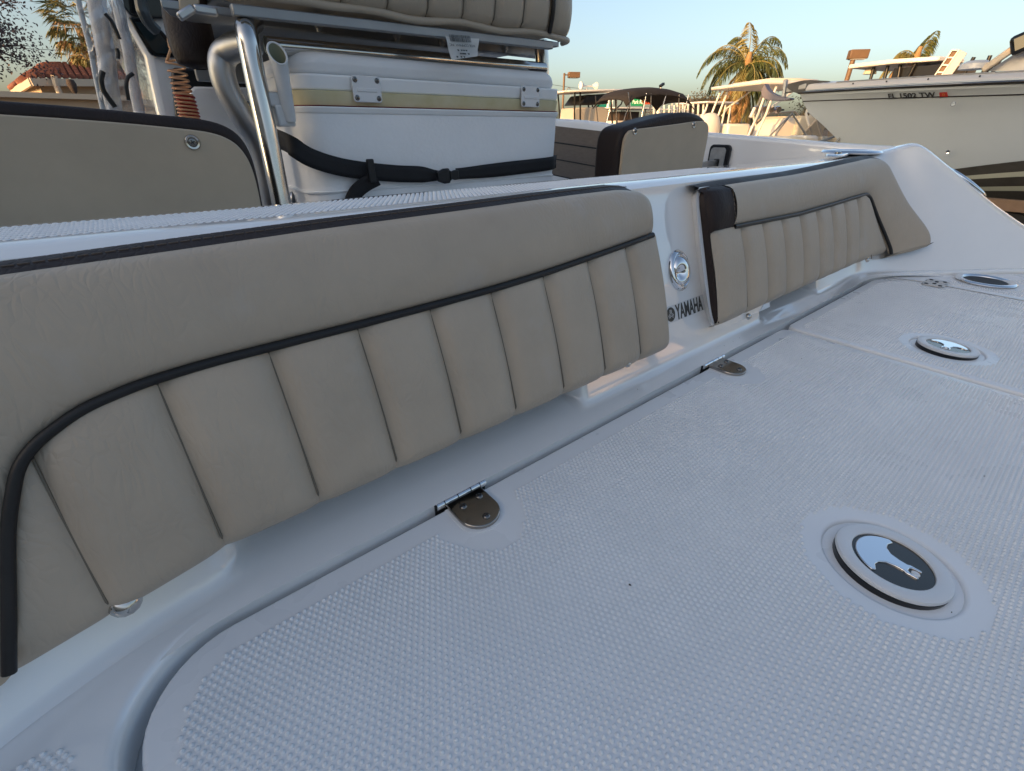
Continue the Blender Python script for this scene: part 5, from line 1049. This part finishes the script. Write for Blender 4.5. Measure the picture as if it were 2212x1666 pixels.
# power lines, poles
def wire(label, a, b, sag, r=.02):
    pts = [a.lerp(b, k / 24) - Vector((0, 0, sag * math.sin(math.pi * k / 24))) for k in range(25)]; o = MB().tube(pts, r, 5).build('power_line', wirem); tag(o, label, 'power line', 'overhead wires'); return o
wire('long overhead wire sloping down to the right above the black bimini', PD(1100, 168, 60), PD(1530, 207, 70), .5); wire('lower overhead wire behind the first street lamp', PD(1100, 178, 62), PD(1310, 206, 70), .3)
wire('overhead wire between the purple tree and the fan palm', PD(-60, 96, 60), PD(330, 104, 66), .3)
cp_ = PD(1428, 186, 40); up_ = thing('camera_pole', 'thin pole with a small camera above the black bimini', 'pole', (cp_.x, cp_.y, GZ)); MB().tube([(cp_.x, cp_.y, GZ), (cp_.x, cp_.y, cp_.z)], .06, 8).build('mast', swhite, up_); MB().box(cp_ + Vector((.08, 0, .06)), (.42, .2, .16), Matrix.Rotation(R(-25), 3, 'Y')).build('camera', blackp, up_, bev=.02)
cq = PD(1317, 190, 30); vp_ = thing('vent_pipe', 'short white pipe pair poking above the black bimini', 'pipe', (cq.x, cq.y, GZ)); MB().tube([(cq.x, cq.y, GZ), (cq.x, cq.y, cq.z - .35)], .07, 8).build('pipe', swhite, vp_); MB().tube([(cq.x + .2, cq.y - .1, 1.0), (cq.x + .22, cq.y - .1, cq.z - .05)], .05, 8).build('pipe', swhite, vp_)
# ------------------------------------------------------------------ palms
def leaflets(mb, a, b, wd, up):
    d = (b - a); s_ = d.cross(up); s_ = s_.normalized() * wd if s_.length > 1e-5 else Vector((wd, 0, 0)); m_ = a.lerp(b, .45); mb.add([a, m_ + s_, b, m_ - s_], [(0, 1, 2, 3)])
def frond(mb, stem, base, az_, el, L, droop, rnd, n=44, ll=.72, wd=.026, twist=0, gather=0.0):
    """feather leaf: drooping rachis with hanging leaflets"""
    d = Vector((math.cos(az_) * math.cos(el), math.sin(az_) * math.cos(el), math.sin(el))); p = Vector(base); pts = [p.copy()]; step = L / n
    for k in range(n):
        d = (d + Vector((0, 0, -droop * (.4 + 1.3 * k / n) / n))).normalized(); p = p + d * step; pts.append(p.copy())
    stem.tube(pts[::3], [.035 * (1 - .8 * i / len(pts[::3])) for i in range(len(pts[::3]))], 5)
    for k in range(4, n):
        t = (pts[k + 1] - pts[k - 1]).normalized(); side_ = t.cross(Vector((0, 0, 1))); side_ = side_.normalized() if side_.length > 1e-3 else Vector((1, 0, 0)); l = ll * (math.sin(math.pi * (k / n) ** .7) * .8 + .3)
        for s_ in (-1, 1):
            for q in range(2):
                dr = (side_ * s_ * (.75 + .3 * rnd.random()) + t * (.45 + .3 * rnd.random() + gather) + Vector((0, 0, -.55 - .5 * rnd.random()))).normalized(); a = pts[k]
                m_ = a + dr * l * .5; e_ = m_ + (dr + Vector((0, 0, -.7))).normalized() * l * .55; wv = Vector((rnd.random() - .5, rnd.random() - .5, rnd.random() - .5)).normalized() * wd; mb.add([a, m_ + wv, e_, m_ - wv], [(0, 1, 2, 3)])
def feather_palm(label, base_u, top_v, d, fr, trunk_r, seedv, sc=1.0, name='feather_palm'):
    rnd = random.Random(seedv); c = PD(base_u, top_v, d); t = thing(name, label, 'palm tree', (c.x, c.y, GZ)); tr_p = [(c.x + .15 * math.sin(k), c.y, GZ + (c.z - GZ) * k / 6) for k in range(6)] + [tuple(c)]
    MB().tube(tr_p, [trunk_r * 1.3, trunk_r, trunk_r, trunk_r, trunk_r * 1.05, trunk_r * 1.1, trunk_r * .8], 12).build('trunk', bark, t, smooth=60)
    MB().tube([c + Vector((0, 0, -1.0)), c + Vector((0, 0, -.2)), c + Vector((.05, 0, .7))], [trunk_r * 1.1, trunk_r * 1.25, trunk_r * .4], 10).build('crown_shaft', pdry, t, smooth=60)
    view = math.atan2(_fh[1], _fh[0]); st2 = MB()
    for (aim, el, L, dr, m) in fr:
        # aim: 0 = picture right, 90 = away, 180 = picture left, 270 = towards the camera
        mb = MB(); a_ = math.atan2(_r[1], _r[0]) + R(aim); frond(mb, st2, c + Vector((0, 0, .2)), a_, R(el), L * sc, dr * 1.15, rnd, ll=.72 * sc ** .5); mb.build('frond', {'g': pgreen, 'y': pgold, 'd': pdry}[m], t, smooth=None)
    st2.build('frond_stems', pgold, t)
    return t
feather_palm('tall feather palm rising behind the cream hard-top boat', 1612, 150, 30, [(172, 48, 3.6, 2.6, 'g'), (186, 30, 3.4, 2.4, 'g'), (150, 60, 3.0, 2.6, 'y'), (205, 12, 3.0, 2.0, 'g'), (20, 66, 3.0, 2.2, 'g'), (5, 52, 3.2, 2.4, 'g'), (35, 40, 3.2, 2.6, 'g'), (348, 34, 3.0, 2.6, 'g'), (325, 20, 2.8, 2.4, 'g'), (85, 78, 2.6, 1.6, 'y'), (110, 70, 2.6, 2.0, 'g'), (270, 10, 2.4, 2.8, 'g'), (240, -10, 2.6, 2.0, 'y'), (300, -12, 2.6, 2.0, 'g'), (15, -5, 2.8, 1.6, 'g'), (200, -35, 2.6, 1.2, 'd'), (225, -55, 2.6, .8, 'd'), (260, -60, 2.6, .6, 'd'), (320, -50, 2.7, .8, 'g'), (350, -45, 2.8, .8, 'g'), (60, 10, 3.0, 2.4, 'g'), (130, 20, 3.0, 2.4, 'g'), (190, -55, 3.2, .5, 'y'), (10, -62, 3.2, .5, 'g'), (285, -70, 3.0, .4, 'y'), (250, -75, 3.4, .3, 'd'), (310, -72, 3.4, .3, 'd'), (160, 30, 2.8, 3.0, 'g'), (30, 15, 2.8, 3.0, 'g'), (0, 30, 2.6, 3.2, 'g')], .24, 3, .86)
feather_palm('smaller windblown feather palm behind the T-top on the right', 1975, 138, 34, [(38, 48, 3.0, .5, 'g'), (42, 44, 2.8, .7, 'y'), (160, 55, 2.0, 3.0, 'y'), (175, 35, 2.3, 2.8, 'y'), (150, 20, 2.6, 2.6, 'y'), (190, 5, 2.2, 2.2, 'd'), (10, 10, 1.8, 2.6, 'g'), (340, -30, 2.0, 1.6, 'g'), (210, -40, 2.0, 1.2, 'y'), (300, -50, 2.2, .8, 'g'), (260, -60, 2.2, .6, 'g')], .2, 8, .72)
# fan palm on the left with a skirt of hanging golden leaves
def fan_palm():
    rnd = random.Random(5); c = PD(176, 62, 33); t = thing('fan_palm', 'shaggy fan palm with golden hanging fronds beside the tiled-roof house', 'palm tree', (c.x, c.y, GZ))
    MB().tube([(c.x, c.y, GZ), (c.x, c.y, 1.0), (c.x, c.y, c.z)], [.30, .26, .24], 12).build('trunk', bark, t, smooth=60); ex = Vector(_r); ey = Vector(_fh)
    def fan(center, dirv, rad, n, m, droop, nm='fan_leaf'):
        mb = MB(); dirv = dirv.normalized(); sd = dirv.cross(Vector((0, 0, 1))); sd = sd.normalized() if sd.length > .05 else ex; nn_ = sd.cross(dirv)
        for k in range(n):
            a = R(-75 + 150 * k / (n - 1)) + .08 * (rnd.random() - .5); dd = dirv * math.cos(a) + sd * math.sin(a) + nn_ * (rnd.random() - .5) * .25; l = rad * (.75 + .4 * rnd.random()); m_ = center + dd * l * .55; e_ = m_ + (dd * .8 + Vector((0, 0, -droop * (.7 + .6 * rnd.random())))).normalized() * l * .55
            wv = Vector((rnd.random() - .5, rnd.random() - .5, rnd.random() - .5)).normalized() * .028; mb.add([center, m_ + wv, e_, m_ - wv], [(0, 1, 2, 3)])
        mb.build(nm, m, t, smooth=None)
    for k in range(26):                                     # crown leaves
        a = rnd.uniform(0, 2 * math.pi); e = rnd.uniform(-.2, 1.2); dv = ex * math.cos(a) * math.cos(e) + ey * math.sin(a) * math.cos(e) + Vector((0, 0, math.sin(e))); fan(c + dv * rnd.uniform(.4, 1.0) + Vector((0, 0, .3)), dv, rnd.uniform(.6, .9), 16, pgold if k % 3 else pgreen, .5)
    for k in range(70):                                     # drier ring
        a = rnd.uniform(0, 2 * math.pi); dv = ex * math.cos(a) + ey * math.sin(a) + Vector((0, 0, rnd.uniform(-.9, .1))); fan(c + dv.normalized() * rnd.uniform(.4, .9) + Vector((0, 0, .1 - rnd.random() * 1.5)), dv, rnd.uniform(.6, .9), 16, (pdry, pgreen, pgold)[k % 3], .9)
    for k in range(95):                                     # hanging skirt
        a = rnd.uniform(0, 2 * math.pi); z = rnd.uniform(-2.9, -.9); rr = .30 + .34 * min(1, (z + 3.4) / 1.4); dv = ex * math.cos(a) * .45 + ey * math.sin(a) * .45 + Vector((0, 0, -1)); fan(c + (ex * math.cos(a) + ey * math.sin(a)) * rr + Vector((0, 0, z)), dv, rnd.uniform(.45, .8), 12, pgold if rnd.random() < .72 else pdry, .8, 'skirt_leaf')
fan_palm()
# leafy trees built from limbs and many small leaf faces
def leaf_tree(label, base, h, crown_r, n, m, seedv, cz=.62, name='leafy_tree', lsz=.09, trunk=.22, flat=1.0, cat='tree', skew=(0, 0)):
    rnd = random.Random(seedv); t = thing(name, label, cat, (base[0], base[1], GZ)); top = Vector((base[0] + skew[0], base[1] + skew[1], GZ + h * cz)); b0 = Vector((base[0], base[1], GZ)); lim = MB(); lim.tube([b0, b0.lerp(top, .5) + Vector((.1, .05, 0)), top], [trunk, trunk * .75, trunk * .5], 8); tips = []
    for k in range(11):
        a = 2 * math.pi * k / 11 + rnd.random(); e = rnd.uniform(-.1, 1.3); d_ = Vector((math.cos(a) * math.cos(e), math.sin(a) * math.cos(e), math.sin(e) * flat)); p = b0.lerp(top, rnd.uniform(.7, 1)); q = p + d_ * crown_r * rnd.uniform(.55, .95); md_ = p.lerp(q, .5) + Vector((rnd.uniform(-.2, .2), rnd.uniform(-.2, .2), .15)) * crown_r * .4
        lim.tube([p, md_, q], [trunk * .38, trunk * .22, trunk * .06], 6); tips += [q, md_]
        for j in range(4):
            q2 = md_.lerp(q, rnd.random()) + Vector((rnd.uniform(-1, 1), rnd.uniform(-1, 1), rnd.uniform(-.6, .8))) * crown_r * .42; lim.tube([md_.lerp(q, rnd.random() * .6), q2], [trunk * .12, trunk * .03], 5); tips.append(q2)
    lim.build('trunk', barkd, t, smooth=60); lf = MB(); per = n // len(tips)
    for tp_ in tips:
        sg_ = crown_r * rnd.uniform(.12, .22)
        for j in range(per):
            p = tp_ + Vector((rnd.gauss(0, sg_), rnd.gauss(0, sg_), rnd.gauss(0, sg_ * .8))); ax_ = Vector((rnd.gauss(0, 1), rnd.gauss(0, 1), rnd.gauss(0, 1))).normalized(); o_ = ax_.orthogonal().normalized(); l = lsz * rnd.uniform(.6, 1.3); lf.add([p, p + ax_ * l * .5 + o_ * l * .32, p + ax_ * l, p + ax_ * l * .5 - o_ * l * .32], [(0, 1, 2, 3)])
    lf.build('crown', m, t, smooth=None); return t
tb = PD(-18, 250, 17.0); leaf_tree('purple-brown leafed tree at the left edge of the picture', (tb.x, tb.y), 6.8, 1.25, 9500, leafp, 11, cz=.56, lsz=.07, trunk=.26)
for u, d, h, r_, s_ in ((1488, 33, 3.6, 1.1, 21), (1512, 34, 4.1, 1.2, 22), (1540, 31, 3.5, 1.1, 23), (1565, 34, 3.4, 1.2, 24)):
    p = PD(u, 250, d); leaf_tree({21: 'sparse shrub at the left of the rod holder boat palm gap', 22: 'taller sparse shrub just left of the tall palm', 23: 'shrub in front of the tall palm trunk, left side', 24: 'shrub directly behind the cream hard-top legs'}[s_], (p.x, p.y), h, r_, 1500, leafg, s_, cz=.72, name='shrub', lsz=.13, trunk=.08, cat='shrub')
for u, d, h, r_, s_ in ((1742, 36, 3.6, 1.2, 31), (1768, 38, 3.8, 1.1, 32)):
    p = PD(u, 250, d); leaf_tree({31: 'small bush seen past the anchor of the grey hull', 32: 'small bush top over the cream bow deck'}[s_], (p.x, p.y), h, r_, 900, leafg, s_, cz=.72, name='shrub', lsz=.13, trunk=.08, cat='shrub')
# ------------------------------------------------------------------ house with red tile roof on the left
hs = thing('tiled_roof_house', 'beige stucco house with red tile roof at the far left', 'house', (0, 0, GZ)); DH = 30.0
def hp(u, v, d=DH): return PD(u, v, d)
wl = [hp(79, 172, 29.4)]; wl.append(hp(200, 172, 30.5)); zt = hp(72, 171, 29.4).z
def vert(p, z): return Vector((p.x, p.y, z))
west = hp(24, 190, 36); east = hp(330, 170, 33)
MB().add([vert(wl[0], GZ), vert(wl[1], GZ), vert(east, GZ), vert(east, zt), vert(wl[1], zt), vert(wl[0], zt)], [(0, 1, 4, 5), (1, 2, 3, 4)]).build('wall', stucco, hs); MB().add([vert(west, GZ), vert(wl[0], GZ), vert(wl[0], zt), vert(west, zt)], [(0, 1, 2, 3)]).build('wall', stucco, hs)
back = [vert(p, 0) + Vector(_fh) * 9 for p in (west, wl[0], wl[1], east)]
MB().add([vert(west, GZ), vert(back[0], GZ), vert(back[3], GZ), vert(east, GZ), vert(west, zt), vert(back[0], zt), vert(back[3], zt), vert(east, zt)], [(0, 1, 5, 4), (1, 2, 6, 5), (2, 3, 7, 6)]).build('wall', stucco, hs)
pk1, pk2 = hp(107, 140, 33.0), hp(320, 134, 37); e0, e1, e2 = hp(62, 166.5, 28.4), hp(150, 168.5, 29.2), hp(340, 172, 32.0); ew = hp(24, 193, 37)
def roof(a, b, c, d, name='roof'):
    """sloping tiled face: a-b eave, d-c ridge"""
    nr = max(4, int((a - b).length / .28)); o = MB(); nn_ = (b - a).cross(d - a).normalized(); nn_ = -nn_ if nn_.z < 0 else nn_
    for k in range(nr):
        t0, t1 = k / nr, (k + 1) / nr; mid_ = (t0 + t1) / 2; p, q = a.lerp(b, mid_), d.lerp(c, mid_); rr = (a - b).length / nr * .42
        for s_ in range(9):
            u0, u1 = s_ / 9, (s_ + 1.04) / 9; o.tube([p.lerp(q, u0) + nn_ * .05, p.lerp(q, u1) + nn_ * .02], [rr, rr * .8], 6)
    base_ = MB().add([a, b, c, d], [(0, 1, 2, 3)]).build(name, tilem, hs); tl_o = o.build('roof_tiles', tilem, base_, smooth=60); tl_o['kind'] = 'stuff'
roof(e0, e1, pk1.lerp(pk2, .10), pk1); roof(e1, e2, pk2, pk1.lerp(pk2, .10)); roof(ew, e0, pk1, pk1 + Vector((-.2, .4, 0)))
for a, b in ((e0, e1), (e1, e2), (ew, e0)): MB().bar(a + Vector((0, 0, -.16)), b + Vector((0, 0, -.16)), .10, .26).build('fascia', trimm, hs)
for u, d in ((128, 28.6),):
    p = hp(u, 200, d); 
    pipe_ = MB().tube([vert(p, GZ), vert(p, zt - .2), vert(hp(117, 165, d), zt + .1)], .10, 8).build('downpipe', trimm, hs); MB().box(vert(p, .95), (.34, .34, .22)).build('bracket', trimm, pipe_)
MB().bar(vert(hp(30, 206, 27.9), .98), vert(hp(330, 208, 25.4), .98), .12, .14).build('string_course', trimm, hs)
pw = hp(-60, 216, 24); pe = hp(330, 222, 24.9); wl_o = MB().add([vert(pw, GZ), vert(pe, GZ), vert(pe, 1.30 * 0 + hp(60, 203, 24.2).z), vert(pw, hp(0, 202, 24).z), vert(pw, GZ) + Vector(_fh) * .3, vert(pe, GZ) + Vector(_fh) * .3, vert(pe, hp(60, 203, 24.2).z) + Vector(_fh) * .3, vert(pw, hp(0, 202, 24).z) + Vector(_fh) * .3], [(0, 1, 2, 3), (3, 2, 6, 7), (4, 7, 6, 5)])
wo = thing('garden_wall', 'long low beige wall running in front of the tiled-roof house', 'wall', (pw.x, pw.y, GZ)); wl_o.build('wall_body', stucco, wo); MB().bar(vert(pw, hp(0, 204, 24).z), vert(pe, hp(60, 205, 24.2).z), .5, .16).build('coping', trimm, wo)
pp_ = hp(1085 * 450 / 1704 / 1.8445, 350 , 29); sc = hp(156, 186, 28.6); so2 = MB().lathe([(.0, -.35), (.10, -.2), (.16, .05), (.12, .2), (0, .22)], 12, Matrix.Translation(sc + Vector((0, -.3, 0)))).build('wall_lantern', barkd, hs)
# ------------------------------------------------------------------ unseen building added to port to shade this part of the lot
sh = thing('shade_building', 'long unseen beige building added to port to shade the boats', 'building', (-16, -10, GZ))
SX0, SX1, SY0, SY1, SZ = -26, -13.0, -60, 3.3, 6.8
MB().box(((SX0 + SX1) / 2, (SY0 + SY1) / 2, (GZ + SZ) / 2), (SX1 - SX0, SY1 - SY0, SZ - GZ)).build('wall', mat('shade_building_stucco', (.42, .38, .33), .9, var=.05, vscale=.6), sh)
MB().box((SX1 + .15, (SY0 + SY1) / 2, SZ - .3), (.4, SY1 - SY0 + .6, .7)).build('parapet', trimm, sh, bev=.03)
for k in range(12):
    y = SY1 - 3 - k * 5; fr_o = MB().box((SX1 + .03, y, .1), (.12, 3.2, 3.0)).build('window', trimm, sh); MB().box((SX1 + .10, y, .1), (.04, 2.9, 2.7)).build('pane', mat('shade_building_glass_%d' % k, (.03, .04, .045), .05), fr_o)
# unseen trees and building added aft to mirror in the glossy bulkhead and chrome
for k, (x, y, h, r_) in enumerate(((19, -9, 4.6, 2.2), (24, -13, 5.6, 2.6), (16, -12.5, 4.4, 1.9), (21, -17, 5.4, 2.6), (12, -16, 5.2, 2.4), (27, -7.5, 5.2, 2.3))):
    t_ = leaf_tree('leafy tree added unseen aft of the boat for its reflection', (x, y), h, r_, 2500, leafg, 50 + k, cz=.6, lsz=.2, trunk=.16); t_['group'] = 'trees aft of the boat'
wb = thing('backdrop', 'pale warehouse wall added unseen far aft for its reflection in the bulkhead', 'building', (30, -20, GZ)); MB().box((33, -20, 1.4), (3, 40, 6.0)).build('wall', mat('backdrop_white', (.66, .60, .52), .85, var=.05, vscale=.3), wb); MB().box((32.9, -20, 4.5), (3.5, 40.5, .3)).build('roof_edge', trimm, wb)  # unseen building added so the bulkhead has a pale sunlit wall to reflect
